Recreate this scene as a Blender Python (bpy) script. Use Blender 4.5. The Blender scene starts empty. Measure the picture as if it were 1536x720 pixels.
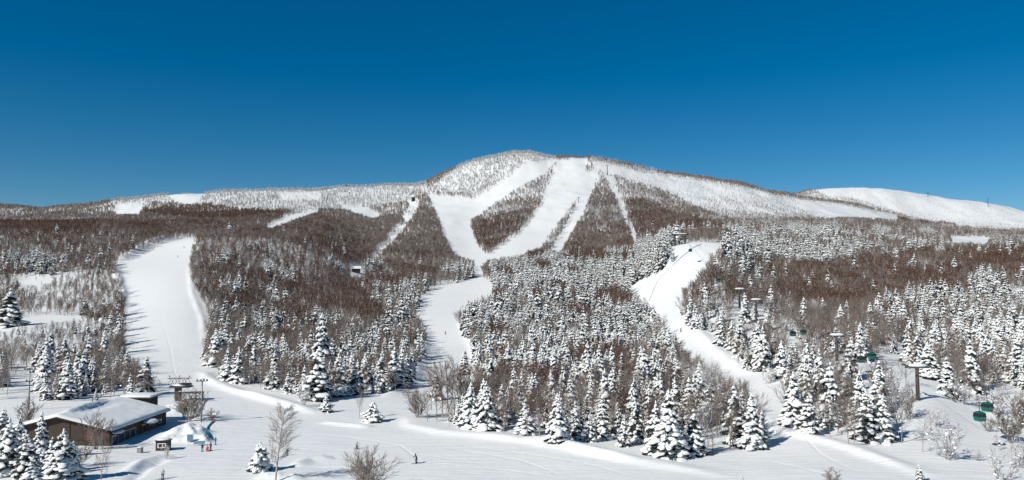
import bpy, bmesh, math, random
import numpy as np
from mathutils import Vector, Matrix
R = math.radians
scene = bpy.context.scene
COL = scene.collection
rng = np.random.default_rng(7)
random.seed(7)

# ------------------------------------------------------------------ camera
F = 1205.0; CAMZ = 36.0; HOR = 430.0
PITCH = math.atan((HOR - 360) / F)
cam_d = bpy.data.cameras.new('camera'); cam = bpy.data.objects.new('camera', cam_d); COL.objects.link(cam)
cam_d.sensor_width = 36; cam_d.lens = 36 * F / 1536
cam_d.clip_start = 0.5; cam_d.clip_end = 30000
cam.location = (0, 0, CAMZ); cam.rotation_euler = (math.pi/2 + PITCH, 0, 0)
scene.camera = cam
cP, sP = math.cos(PITCH), math.sin(PITCH)

def row_slope(row):                       # photo row -> dz/dY of its ray at the picture's middle
    b = (360 - row) / F
    return (sP + b*cP) / (cP - b*sP)
def project(x, y, z):                     # world -> photo pixel
    zz = z - CAMZ
    dep = y*cP + zz*sP
    up = -y*sP + zz*cP
    return 768 + F*x/dep, 360 - F*up/dep

# ------------------------------------------------------------------ numeric helpers
def pchip(x, y, xn):
    x = np.asarray(x, float); y = np.asarray(y, float); xn = np.clip(xn, x[0], x[-1])
    h = np.diff(x)[:, None] if y.ndim > 1 else np.diff(x)
    d = np.diff(y, axis=0) / h
    m = np.zeros_like(y)
    a, b = d[:-1], d[1:]
    w1 = 2*h[1:] + h[:-1]; w2 = h[1:] + 2*h[:-1]
    with np.errstate(divide='ignore', invalid='ignore'):
        mm = (w1 + w2) / (w1/a + w2/b)
    m[1:-1] = np.where(a*b > 0, mm, 0); m[0] = d[0]; m[-1] = d[-1]
    i = np.clip(np.searchsorted(x, xn) - 1, 0, len(x) - 2)
    t = (xn - x[i]) / (x[i+1] - x[i]); hh = x[i+1] - x[i]
    if y.ndim > 1: t = t[:, None]; hh = hh[:, None]
    t2, t3 = t*t, t*t*t
    return (2*t3-3*t2+1)*y[i] + (t3-2*t2+t)*hh*m[i] + (-2*t3+3*t2)*y[i+1] + (t3-t2)*hh*m[i+1]

_tab = rng.random((256, 256))
def vnoise(x, y):
    xi = np.floor(x).astype(int); yi = np.floor(y).astype(int)
    fx = x - xi; fy = y - yi
    fx = fx*fx*(3-2*fx); fy = fy*fy*(3-2*fy)
    g = lambda a, b: _tab[a & 255, b & 255]
    return (g(xi, yi)*(1-fx) + g(xi+1, yi)*fx)*(1-fy) + (g(xi, yi+1)*(1-fx) + g(xi+1, yi+1)*fx)*fy - 0.5
def fbm(x, y, o=4):
    s = 0; a = 1.0
    for k in range(o):
        s = s + a*vnoise(x*2**k + 17.3*k, y*2**k + 5.1*k); a *= 0.5
    return s

def inpoly(px, py, poly):
    r = np.zeros(np.shape(px), bool); n = len(poly); j = n - 1
    for i in range(n):
        xi, yi = poly[i]; xj, yj = poly[j]
        if yi != yj:
            r ^= ((yi > py) != (yj > py)) & (px < (xj-xi)*(py-yi)/(yj-yi) + xi)
        j = i
    return r

# ------------------------------------------------------------------ terrain table: rows of the ground at each distance
D = [60, 100, 150, 187, 218, 260, 340, 420, 520, 607, 800, 1050, 1300, 1600, 1900, 2200, 2600, 3000, 3600, 6000]
flat = {d: HOR + CAMZ*F/d for d in D}
SKY = [(-300, 311), (0, 311), (30, 311), (62, 317), (90, 312), (150, 306), (165, 302), (200, 297), (240, 293), (300, 292), (340, 287),
       (400, 285), (470, 285), (520, 282), (560, 280), (600, 278), (640, 274), (670, 258), (700, 246), (740, 236), (775, 230),
       (800, 232), (830, 236), (860, 236), (885, 237), (930, 244), (980, 257), (1010, 262), (1060, 269), (1100, 276), (1115, 278),
       (1140, 286), (1200, 297), (1250, 303), (1300, 313), (1350, 326), (1400, 345), (1480, 350), (1536, 352), (1900, 355)]
FAR = [(-300, 345), (600, 320), (700, 290), (800, 275), (900, 285), (1100, 306), (1140, 300), (1180, 294), (1220, 287), (1260, 283), (1300, 282),
       (1340, 285), (1400, 295), (1450, 301), (1500, 310), (1536, 318), (1700, 335), (1900, 345)]
C = {  # 150,187,218,260,340,420,520,607,800,1050,1300,1600,1900
 -300: [719, 662, 629, 592, 552, 520, 482, 452, 390, 340, 346, 340, 326],
 0:    [719, 662, 629, 592, 550, 516, 480, 452, 392, 342, 346, 340, 326],
 150:  [719, 662, 629, 596, 553, 520, 480, 450, 388, 342, 346, 335, 322],
 280:  [719, 662, 629, 596, 553, 515, 470, 438, 388, 352, 343, 328, 312],
 450:  [719, 662, 629, 597, 562, 535, 500, 470, 412, 357, 332, 320, 300],
 560:  [719, 662, 629, 597, 564, 535, 500, 475, 435, 398, 363, 335, 306],
 640:  [719, 662, 629, 598, 562, 532, 495, 468, 432, 398, 360, 325, 296],
 710:  [719, 662, 629, 598, 560, 530, 490, 465, 428, 396, 367, 325, 285],
 790:  [719, 662, 629, 598, 560, 525, 480, 455, 420, 388, 360, 315, 272],
 870:  [719, 662, 630, 600, 558, 520, 475, 450, 415, 385, 358, 312, 273],
 950:  [719, 662, 630, 600, 553, 513, 468, 440, 402, 372, 350, 312, 280],
 1010: [719, 662, 630, 598, 540, 483, 430, 370, 360, 354, 338, 315, 290],
 1060: [719, 662, 630, 595, 533, 460, 410, 363, 356, 350, 335, 317, 296],
 1088: [719, 661, 627, 590, 527, 458, 408, 365, 358, 351, 336, 319, 298],
 1125: [719, 660, 624, 586, 518, 464, 425, 395, 370, 353, 338, 322, 301],
 1200: [719, 657, 615, 565, 510, 470, 440, 418, 387, 357, 342, 330, 314],
 1290: [719, 657, 603, 552, 508, 475, 448, 428, 394, 364, 346, 337, 326],
 1370: [719, 658, 600, 560, 518, 488, 460, 438, 400, 370, 353, 346, 341],
 1478: [722, 667, 625, 575, 525, 490, 460, 438, 402, 374, 362, 357, 354],
 1900: [722, 667, 628, 578, 525, 490, 460, 438, 402, 374, 362, 357, 354]}
cpx = sorted(C)
near = np.array([C[k] for k in cpx], float)
pxf = np.linspace(-300, 1900, 441)
T = np.zeros((len(pxf), len(D)))
T[:, 2:15] = pchip(cpx, near, pxf)
T[:, 0] = flat[60]; T[:, 1] = flat[100]
sk = np.interp(pxf, *zip(*SKY)); fr = np.interp(pxf, *zip(*FAR))
T[:, 15] = sk
T[:, 17] = fr
w = np.interp(pxf, [1380, 1450], [0, 1])
T[:, 16] = np.where(pxf < 1120, np.maximum(sk+14, (sk+fr)/2), 0)
T[:, 16] = np.where(pxf >= 1120, np.interp(pxf, [1120, 1200, 1300, 1400, 1536, 1900], [300, 304, 316, 334, 338, 345]), T[:, 16])
T[:, 14] = np.maximum(T[:, 14], sk + 4)
T[:, 18] = T[:, 17] + 25
T[:, 19] = T[:, 17] + 60
lnD = np.log(D)

# grid
NV = 1000
lnY = np.concatenate([np.linspace(math.log(60), math.log(140), 60, endpoint=False),
                      np.linspace(math.log(140), math.log(420), 420, endpoint=False),
                      np.linspace(math.log(420), math.log(6000), 470)])
U = np.concatenate([np.linspace(-1.2, -0.72, 30, endpoint=False), np.linspace(-0.72, 0.72, 1100), np.linspace(0.72, 1.2, 31)[1:]])
TY = pchip(lnD, T.T, lnY)                          # rows x columns of pxf
pxU = 768 + U * F * cP
slope = row_slope(TY)
Z = np.empty((len(lnY), len(U)))
for i in range(len(lnY)):
    Z[i] = np.interp(pxU, pxf, slope[i])
Yg = np.exp(lnY)[:, None] * np.ones((1, len(U)))
Z = CAMZ + Z * Yg
Xg = U[None, :] * Yg
# gentle blur across columns
k = np.array([1, 4, 6, 4, 1]) / 16
for _ in range(3):
    P = np.pad(Z, ((0, 0), (2, 2)), mode='edge')
    Z = sum(k[j]*P[:, j:j+Z.shape[1]] for j in range(5))

def H(x, y):
    x = np.asarray(x, float); y = np.asarray(y, float)
    ly = np.log(np.clip(y, 61, 5990)); u = np.clip(x/np.maximum(y, 1), -1.19, 1.19)
    fi = np.interp(ly, lnY, np.arange(len(lnY))); fj = np.interp(u, U, np.arange(len(U)))
    i = np.minimum(fi.astype(int), len(lnY)-2); j = np.minimum(fj.astype(int), len(U)-2)
    a = fi-i; b = fj-j
    return (Z[i, j]*(1-a)+Z[i+1, j]*a)*(1-b) + (Z[i, j+1]*(1-a)+Z[i+1, j+1]*a)*b
def ground(px, row):                     # first ground point seen at a photo pixel
    a = (px-768)/F; b = (360-row)/F
    dx, dy, dz = a, cP - b*sP, sP + b*cP
    t = np.exp(np.linspace(math.log(65), math.log(5500), 3000)) / dy
    g = H(dx*t, dy*t) - (CAMZ + dz*t)
    idx = np.argmax(g > 0)
    if g[idx] <= 0: idx = len(t) - 1
    i0 = max(idx-1, 0)
    f = -g[i0]/(g[idx]-g[i0]) if idx > i0 and g[idx] != g[i0] else 0
    tt = t[i0] + (t[idx]-t[i0])*f
    x, y = dx*tt, dy*tt
    return float(x), float(y), float(H(x, y))

# large undulation in the woods
amp = np.clip((Yg-280)*0.0016, 0, 3.0)
Z += amp * fbm(Xg/70.0, Yg/70.0, 3)
gul = np.clip((Yg-1150)/500, 0, 1)
Z += gul*(9.0*fbm(Xg/130.0+3, Yg/240.0, 4) + 6.0*np.abs(vnoise(Xg/55.0, Yg/300.0)))
Z += np.clip(1-(Yg-150)/400, 0.1, 1) * (0.30 * fbm(Xg/14.0, Yg/14.0, 3) + 0.8*fbm(Xg/45.0+7, Yg/38.0, 2)) * (Yg > 90)

# banks and edges of the groomed pistes (real relief)
def bank(pts, h, w, asym=0.0):
    global Z
    W = [ground(*p)[:2] for p in pts]
    xs = [p[0] for p in W]; ys = [p[1] for p in W]
    pad = w*5
    r0 = np.searchsorted(lnY, math.log(max(min(ys)-pad, 61))); r1 = np.searchsorted(lnY, math.log(max(ys)+pad)) + 1
    X = Xg[r0:r1]; Y = Yg[r0:r1]
    best = np.full(X.shape, 1e9); side = np.zeros(X.shape)
    cum = 0; along = np.zeros(X.shape)
    for (x0, y0), (x1, y1) in zip(W[:-1], W[1:]):
        dx, dy = x1-x0, y1-y0; L2 = dx*dx+dy*dy + 1e-9
        t = np.clip(((X-x0)*dx+(Y-y0)*dy)/L2, 0, 1)
        d = np.hypot(X-x0-t*dx, Y-y0-t*dy)
        s = np.sign((X-x0)*dy-(Y-y0)*dx)
        m = d < best; best[m] = d[m]; side[m] = s[m]; along[m] = (cum + t*math.sqrt(L2))[m]
        cum += math.sqrt(L2)
    ww = np.where(side > 0, w, w*(1+asym)) * (1+0.25*vnoise(X/9, Y/9))
    fade = np.clip(np.minimum(along, cum-along)/(0.18*cum), 0, 1)**0.7
    Z[r0:r1] += fade*h*(1+0.5*vnoise(X/12, Y/12))*np.exp(-(best/ww)**2)
bank([(303, 557), (315, 573), (345, 585), (390, 597), (430, 608), (480, 622)], 1.3, 2.2, 0.6)
bank([(612, 624), (616, 640), (660, 650), (740, 657), (830, 668), (900, 684), (1000, 700), (1110, 716)], 0.9, 2.2, 1.2)
bank([(790, 655), (840, 662), (890, 676), (960, 690)], 0.8, 2.0, 0.8)
bank([(1150, 622), (1165, 645), (1200, 655), (1280, 675), (1350, 700), (1400, 716)], 0.9, 2.0, 1.0)
bank([(1013, 474), (1035, 495), (1060, 512), (1090, 540), (1118, 560), (1160, 556)], 1.6, 2.6, 0.5)
bank([(258, 357), (236, 366), (205, 380), (172, 397)], 4.5, 5.0, 0.2)
bank([(172, 402), (184, 440), (182, 470)], 2.5, 2.6, 0.2)
bank([(640, 500), (634, 534), (619, 572), (577, 597)], 1.5, 2.0, 0.3)
bank([(1052, 367), (1010, 398), (985, 425), (973, 453)], 0.9, 1.6, 1.5)
bank([(283, 400), (288, 440), (304, 480), (308, 520)], 0.7, 2.0, 0.4)
bank([(690, 480), (712, 520), (712, 545)], 1.5, 2.5, 0.2)
bank([(500, 686), (460, 690), (440, 700)], 0.7, 1.3, 0.5)
bank([(185, 712), (212, 694), (235, 688), (262, 684)], 0.6, 1.1, 0.2)
bank([(196, 722), (222, 700), (250, 690)], -0.5, 1.0, 0.2)
bank([(480, 634), (560, 642)], 0.7, 1.6, 0.4)
bank([(0, 497), (60, 492), (118, 482)], 2.0, 4.0, 0.4)
for tr in ([(330, 640), (420, 650), (520, 655), (600, 668), (640, 700)], [(300, 690), (380, 680), (470, 672), (560, 676), (700, 690)], [(690, 668), (800, 682), (900, 700), (960, 718)],
           [(240, 470), (255, 520), (262, 560), (300, 600), (330, 650)], [(650, 480), (660, 520), (668, 560), (640, 590), (600, 620), (520, 660)], [(1180, 600), (1190, 640), (1230, 680), (1300, 715)],
           [(340, 712), (400, 690), (480, 684)], [(560, 700), (640, 694), (760, 705), (850, 718)], [(1150, 690), (1195, 700), (1260, 718)], [(430, 700), (520, 702), (600, 716)], [(670, 672), (780, 690), (840, 712)]):
    off = rng.uniform(-0.3, 0.3)
    bank(tr, -0.11, 0.26, 0.0)
def mound(px, row, h, sx, sy):
    global Z
    x, y, z = ground(px, row)
    m = (np.abs(Yg-y) < sy*4)
    Z += np.where(m, h*np.exp(-((Xg-x)/sx)**4 - ((Yg-y)/sy)**4)*(1+0.7*fbm(Xg/2.0, Yg/2.0, 3)), 0)
mound(280, 652, 2.0, 4.6, 4.0); mound(262, 661, 1.0, 3.5, 2.4); mound(298, 662, 1.3, 2.6, 1.8)
mound(258, 618, 1.6, 3.0, 3.5)
mound(420, 716, 0.7, 4.0, 2.0)
def hill(px, row, h, sx, sy):
    global Z
    x, y, z = ground(px, row)
    Z += h*np.exp(-((Xg-x)/sx)**2 - ((Yg-y)/sy)**2)
hill(430, 382, 11, 120, 110); hill(600, 392, 9, 55, 70); hill(340, 365, 6, 60, 60); hill(1280, 372, 8, 90, 80); hill(1400, 400, 6, 70, 60); hill(905, 345, 10, 50, 90)

# mesh of the snow ground
nr, nc = Z.shape
co = np.stack([Xg, Yg, Z], -1).reshape(-1, 3).astype(np.float32)
i, j = np.meshgrid(np.arange(nr-1), np.arange(nc-1), indexing='ij')
a = (i*nc + j).ravel()
quads = np.stack([a, a+1, a+nc+1, a+nc], 1)

def mesh_np(name, verts, faces, mats, midx=None, smooth=True):
    verts = np.asarray(verts, np.float32); me = bpy.data.meshes.new(name)
    if isinstance(faces, np.ndarray):
        k = faces.shape[1]; n = len(faces); flatf = faces.ravel(); tot = np.full(n, k)
    else:
        tot = np.array([len(f) for f in faces]); flatf = np.concatenate([np.asarray(f) for f in faces]); n = len(faces)
    me.vertices.add(len(verts)); me.vertices.foreach_set('co', verts.ravel())
    me.loops.add(len(flatf)); me.loops.foreach_set('vertex_index', flatf.astype(np.int32))
    me.polygons.add(n)
    st = np.concatenate([[0], np.cumsum(tot)[:-1]]).astype(np.int32)
    me.polygons.foreach_set('loop_start', st)
    me.polygons.foreach_set('loop_total', tot.astype(np.int32))
    for m in mats: me.materials.append(m)
    if midx is not None: me.polygons.foreach_set('material_index', np.asarray(midx, np.int32))
    me.polygons.foreach_set('use_smooth', np.full(n, smooth) if np.isscalar(smooth) else np.asarray(smooth, bool))
    me.update(calc_edges=True); me.validate()
    return me

# ------------------------------------------------------------------ materials
def mat(name, col, rough=0.8, bump=None, var=None, metal=0.0, spec=0.3, randval=0.0, bumpdist=0.05):
    m = bpy.data.materials.new(name); m.use_nodes = True
    nt = m.node_tree; b = nt.nodes['Principled BSDF']
    b.inputs['Base Color'].default_value = (*col, 1); b.inputs['Roughness'].default_value = rough
    b.inputs['Metallic'].default_value = metal; b.inputs['Specular IOR Level'].default_value = spec
    geo = nt.nodes.new('ShaderNodeTexCoord')
    last = None
    if var:
        sc, amt, col2 = var
        n = nt.nodes.new('ShaderNodeTexNoise'); n.inputs['Scale'].default_value = sc; n.inputs['Detail'].default_value = 5
        nt.links.new(geo.outputs['Object'], n.inputs['Vector'])
        r = nt.nodes.new('ShaderNodeMapRange'); r.inputs[1].default_value = 0.35; r.inputs[2].default_value = 0.65; r.inputs[4].default_value = amt
        nt.links.new(n.outputs['Fac'], r.inputs[0])
        mx = nt.nodes.new('ShaderNodeMix'); mx.data_type = 'RGBA'
        mx.inputs['A'].default_value = (*col, 1); mx.inputs['B'].default_value = (*col2, 1)
        nt.links.new(r.outputs[0], mx.inputs['Factor']); last = mx.outputs['Result']
    if randval:
        oi = nt.nodes.new('ShaderNodeObjectInfo'); hs = nt.nodes.new('ShaderNodeHueSaturation')
        r = nt.nodes.new('ShaderNodeMapRange'); r.inputs[3].default_value = 1-randval; r.inputs[4].default_value = 1+randval
        nt.links.new(oi.outputs['Random'], r.inputs[0]); nt.links.new(r.outputs[0], hs.inputs['Value'])
        if last: nt.links.new(last, hs.inputs['Color'])
        else: hs.inputs['Color'].default_value = (*col, 1)
        last = hs.outputs['Color']
    if last: nt.links.new(last, b.inputs['Base Color'])
    if bump:
        n = nt.nodes.new('ShaderNodeTexNoise'); n.inputs['Scale'].default_value = bump[0]; n.inputs['Detail'].default_value = 6
        nt.links.new(geo.outputs['Object'], n.inputs['Vector'])
        bp = nt.nodes.new('ShaderNodeBump'); bp.inputs['Strength'].default_value = bump[1]; bp.inputs['Distance'].default_value = bumpdist
        nt.links.new(n.outputs['Fac'], bp.inputs['Height']); nt.links.new(bp.outputs['Normal'], b.inputs['Normal'])
    return m
M_snow = mat('snow', (0.78, 0.795, 0.79), 0.6, (3.0, 0.3), spec=0.25)
M_ts = mat('snow_on_boughs', (0.81, 0.82, 0.81), 0.7, spec=0.2)
M_needle = mat('conifer_needles', (0.040, 0.052, 0.046), 0.8, spec=0.2, randval=0.3)
M_frostneedle = mat('frosted_needles', (0.20, 0.23, 0.23), 0.8, spec=0.2, randval=0.25)
M_bark = mat('conifer_bark', (0.10, 0.075, 0.06), 0.9, (6, 0.5))
M_birch = mat('birch_bark', (0.42, 0.37, 0.33), 0.85, var=(3.0, 0.8, (0.18, 0.14, 0.12)))
M_tw = mat('brown_twigs', (0.120, 0.072, 0.053), 0.9, spec=0.1, randval=0.3)
M_twg = mat('grey_twigs', (0.215, 0.175, 0.150), 0.9, spec=0.1, randval=0.3)
M_twr = mat('frosted_twigs', (0.55, 0.54, 0.54), 0.9, spec=0.1, randval=0.2)
M_wood = mat('brown_cladding', (0.070, 0.050, 0.034), 0.8, (12, 0.4), var=(1.5, 0.8, (0.045, 0.034, 0.025)))
M_redwood = mat('red_brown_panel', (0.11, 0.04, 0.03), 0.8, var=(2.0, 0.6, (0.12, 0.05, 0.04)))
M_darkwood = mat('dark_timber', (0.05, 0.04, 0.034), 0.8, (10, 0.4))
M_glass = mat('dark_glass', (0.02, 0.025, 0.03), 0.1, spec=0.6)
M_trim = mat('pale_trim', (0.30, 0.29, 0.27), 0.7)
M_steel = mat('grey_steel', (0.22, 0.23, 0.24), 0.5, metal=0.4)
M_rust = mat('brown_painted_steel', (0.085, 0.062, 0.05), 0.7, var=(1.0, 0.7, (0.05, 0.04, 0.035)))
M_dark = mat('dark_steel', (0.04, 0.042, 0.045), 0.6)
M_green = mat('teal_green_paint', (0.004, 0.14, 0.11), 0.35, spec=0.5)
M_cyan = mat('teal_net', (0.12, 0.42, 0.47), 0.6)
M_blue = mat('grey_blue_board', (0.16, 0.26, 0.34), 0.5)
M_white = mat('white_paint', (0.75, 0.76, 0.77), 0.6)
M_skin = mat('skin', (0.50, 0.32, 0.24), 0.6)
M_black = mat('black_fabric', (0.02, 0.02, 0.025), 0.8)
M_pink = mat('pink_fabric', (0.60, 0.05, 0.10), 0.8)
M_maroon = mat('maroon_fabric', (0.10, 0.02, 0.03), 0.8)
M_teal = mat('teal_fabric', (0.04, 0.33, 0.42), 0.8)
M_pale = mat('pale_fabric', (0.55, 0.55, 0.52), 0.8)
M_red = mat('red_paint', (0.5, 0.04, 0.03), 0.5)

# ground snow: soft bump that follows wind texture and grooming
def snow_ground():
    m = bpy.data.materials.new('snow_ground'); m.use_nodes = True
    nt = m.node_tree; b = nt.nodes['Principled BSDF']; L = nt.links.new
    b.inputs['Roughness'].default_value = 0.55; b.inputs['Specular IOR Level'].default_value = 0.25
    g = nt.nodes.new('ShaderNodeNewGeometry')
    n0 = nt.nodes.new('ShaderNodeTexNoise'); n0.inputs['Scale'].default_value = 0.02; n0.inputs['Detail'].default_value = 4
    L(g.outputs['Position'], n0.inputs['Vector'])
    mx = nt.nodes.new('ShaderNodeMix'); mx.data_type = 'RGBA'
    mx.inputs['A'].default_value = (0.745, 0.765, 0.755, 1); mx.inputs['B'].default_value = (0.785, 0.795, 0.79, 1)
    L(n0.outputs['Fac'], mx.inputs['Factor']); L(mx.outputs['Result'], b.inputs['Base Color'])
    mp = nt.nodes.new('ShaderNodeMapping'); mp.inputs['Rotation'].default_value = (0, 0, R(-14)); mp.inputs['Scale'].default_value = (0.10, 0.75, 0.5)
    L(g.outputs['Position'], mp.inputs['Vector'])
    n1 = nt.nodes.new('ShaderNodeTexNoise'); n1.inputs['Scale'].default_value = 0.8; n1.inputs['Detail'].default_value = 5; n1.inputs['Distortion'].default_value = 0.6
    L(mp.outputs[0], n1.inputs['Vector'])
    n2 = nt.nodes.new('ShaderNodeTexNoise'); n2.inputs['Scale'].default_value = 0.7; n2.inputs['Detail'].default_value = 8
    L(g.outputs['Position'], n2.inputs['Vector'])
    b1 = nt.nodes.new('ShaderNodeBump'); b1.inputs['Strength'].default_value = 0.8; b1.inputs['Distance'].default_value = 0.35
    L(n1.outputs['Fac'], b1.inputs['Height'])
    b2 = nt.nodes.new('ShaderNodeBump'); b2.inputs['Strength'].default_value = 0.5; b2.inputs['Distance'].default_value = 0.16
    L(n2.outputs['Fac'], b2.inputs['Height']); L(b1.outputs[0], b2.inputs['Normal']); L(b2.outputs[0], b.inputs['Normal'])
    return m
M_ground = snow_ground()
g_me = mesh_np('snow_ground', co, quads, [M_ground])
g_ob = bpy.data.objects.new('snow_ground', g_me); COL.objects.link(g_ob)
g_ob['kind'] = 'structure'; g_ob['label'] = 'snow covered ground, pistes and mountain'; g_ob['category'] = 'ground'

# ------------------------------------------------------------------ object helpers
def tag(o, label, cat, group=None):
    o['label'] = label; o['category'] = cat
    if group: o['group'] = group
    return o
def empty(name, loc, rz=0, s=1.0, label=None, cat=None, group=None):
    o = bpy.data.objects.new(name, None); COL.objects.link(o)
    o.location = loc; o.rotation_euler = (0, 0, rz); o.scale = (s,)*3 if np.isscalar(s) else s
    o.empty_display_size = 0.5
    if label: tag(o, label, cat, group)
    return o
def link(name, me, parent=None):
    o = bpy.data.objects.new(name, me); COL.objects.link(o)
    if parent: o.parent = parent
    return o
class MB:
    def __init__(s): s.v = []; s.f = []; s.m = []
    def add(s, V, Fc, m=0):
        n = len(s.v); s.v += [tuple(p) for p in V]; s.f += [[n+q for q in f] for f in Fc]; s.m += [m]*len(Fc); return s
    def box(s, c, d, m=0, rz=0, rx=0, ry=0, taper=1.0):
        x, y, z = d[0]/2, d[1]/2, d[2]/2
        M = Matrix.Translation(c) @ Matrix.Rotation(rz, 4, 'Z') @ Matrix.Rotation(ry, 4, 'Y') @ Matrix.Rotation(rx, 4, 'X')
        V = [M @ Vector((sx*x*(taper if sz > 0 else 1), sy*y*(taper if sz > 0 else 1), sz*z)) for sz in (-1, 1) for sy in (-1, 1) for sx in (-1, 1)]
        return s.add(V, [(0, 2, 3, 1), (4, 5, 7, 6), (0, 1, 5, 4), (2, 6, 7, 3), (0, 4, 6, 2), (1, 3, 7, 5)], m)
    def tube(s, p, q, r0, r1=None, n=8, m=0, cap=True):
        p = Vector(p); q = Vector(q); r1 = r0 if r1 is None else r1
        d = (q-p).normalized(); a = d.orthogonal().normalized(); b = d.cross(a)
        V = [c + (a*math.cos(t)+b*math.sin(t))*r for c, r in ((p, r0), (q, r1)) for t in [2*math.pi*k/n for k in range(n)]]
        Fc = [(k, (k+1) % n, n+(k+1) % n, n+k) for k in range(n)]
        if cap: Fc += [tuple(range(n))[::-1], tuple(range(n, 2*n))]
        return s.add(V, Fc, m)
    def poly(s, pts, m=0): return s.add(pts, [tuple(range(len(pts)))], m)
    def blob(s, c, r, m=0, seed=0, rough=0.12, M=None):
        V, Fc = ICO2; rr = random.Random(seed)
        ph = [rr.uniform(0, 6.28) for _ in range(3)]
        out = []
        for p in V:
            k = 1 + rough*(math.sin(3*p[0]+ph[0])+math.sin(4*p[1]+ph[1])+math.sin(3.5*p[2]+ph[2]))
            w = Vector((p[0]*r[0]*k, p[1]*r[1]*k, p[2]*r[2]*k))
            if M: w = M @ w
            out.append((c[0]+w[0], c[1]+w[1], c[2]+w[2]))
        return s.add(out, Fc, m)
    def mesh(s, name, mats, smooth=False): return mesh_np(name, s.v, s.f, mats, s.m, smooth)
    def build(s, name, mats, parent=None, smooth=False, bevel=0):
        if not isinstance(mats, (list, tuple)): mats = [mats]
        o = link(name, s.mesh(name, mats, smooth), parent)
        if bevel:
            b = o.modifiers.new('bevel', 'BEVEL'); b.width = bevel; b.segments = 2; b.limit_method = 'ANGLE'
        return o
def ico(sub):
    bm = bmesh.new(); bmesh.ops.create_icosphere(bm, subdivisions=sub, radius=1)
    V = [tuple(v.co) for v in bm.verts]; Fc = [tuple(v.index for v in f.verts) for f in bm.faces]; bm.free(); return V, Fc
ICO1 = ico(1); ICO2 = ico(2)
OCT = ([(1, 0, 0), (-1, 0, 0), (0, 1, 0), (0, -1, 0), (0, 0, 1), (0, 0, -1)], [(0, 2, 4), (2, 1, 4), (1, 3, 4), (3, 0, 4), (2, 0, 5), (1, 2, 5), (3, 1, 5), (0, 3, 5)])

# ------------------------------------------------------------------ trees
class Acc:
    def __init__(s): s.V = []; s.F = []; s.M = []; s.n = 0
    def add(s, V, Fc, m):
        V = np.asarray(V, float); Fc = np.asarray(Fc, int)
        s.V.append(V); s.F.append(Fc + s.n); s.M.append(np.full(len(Fc), m)); s.n += len(V)
    def mesh(s, name, mats, smooth=True):
        return mesh_np(name, np.concatenate(s.V), np.concatenate(s.F), mats, np.concatenate(s.M), smooth)

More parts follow.
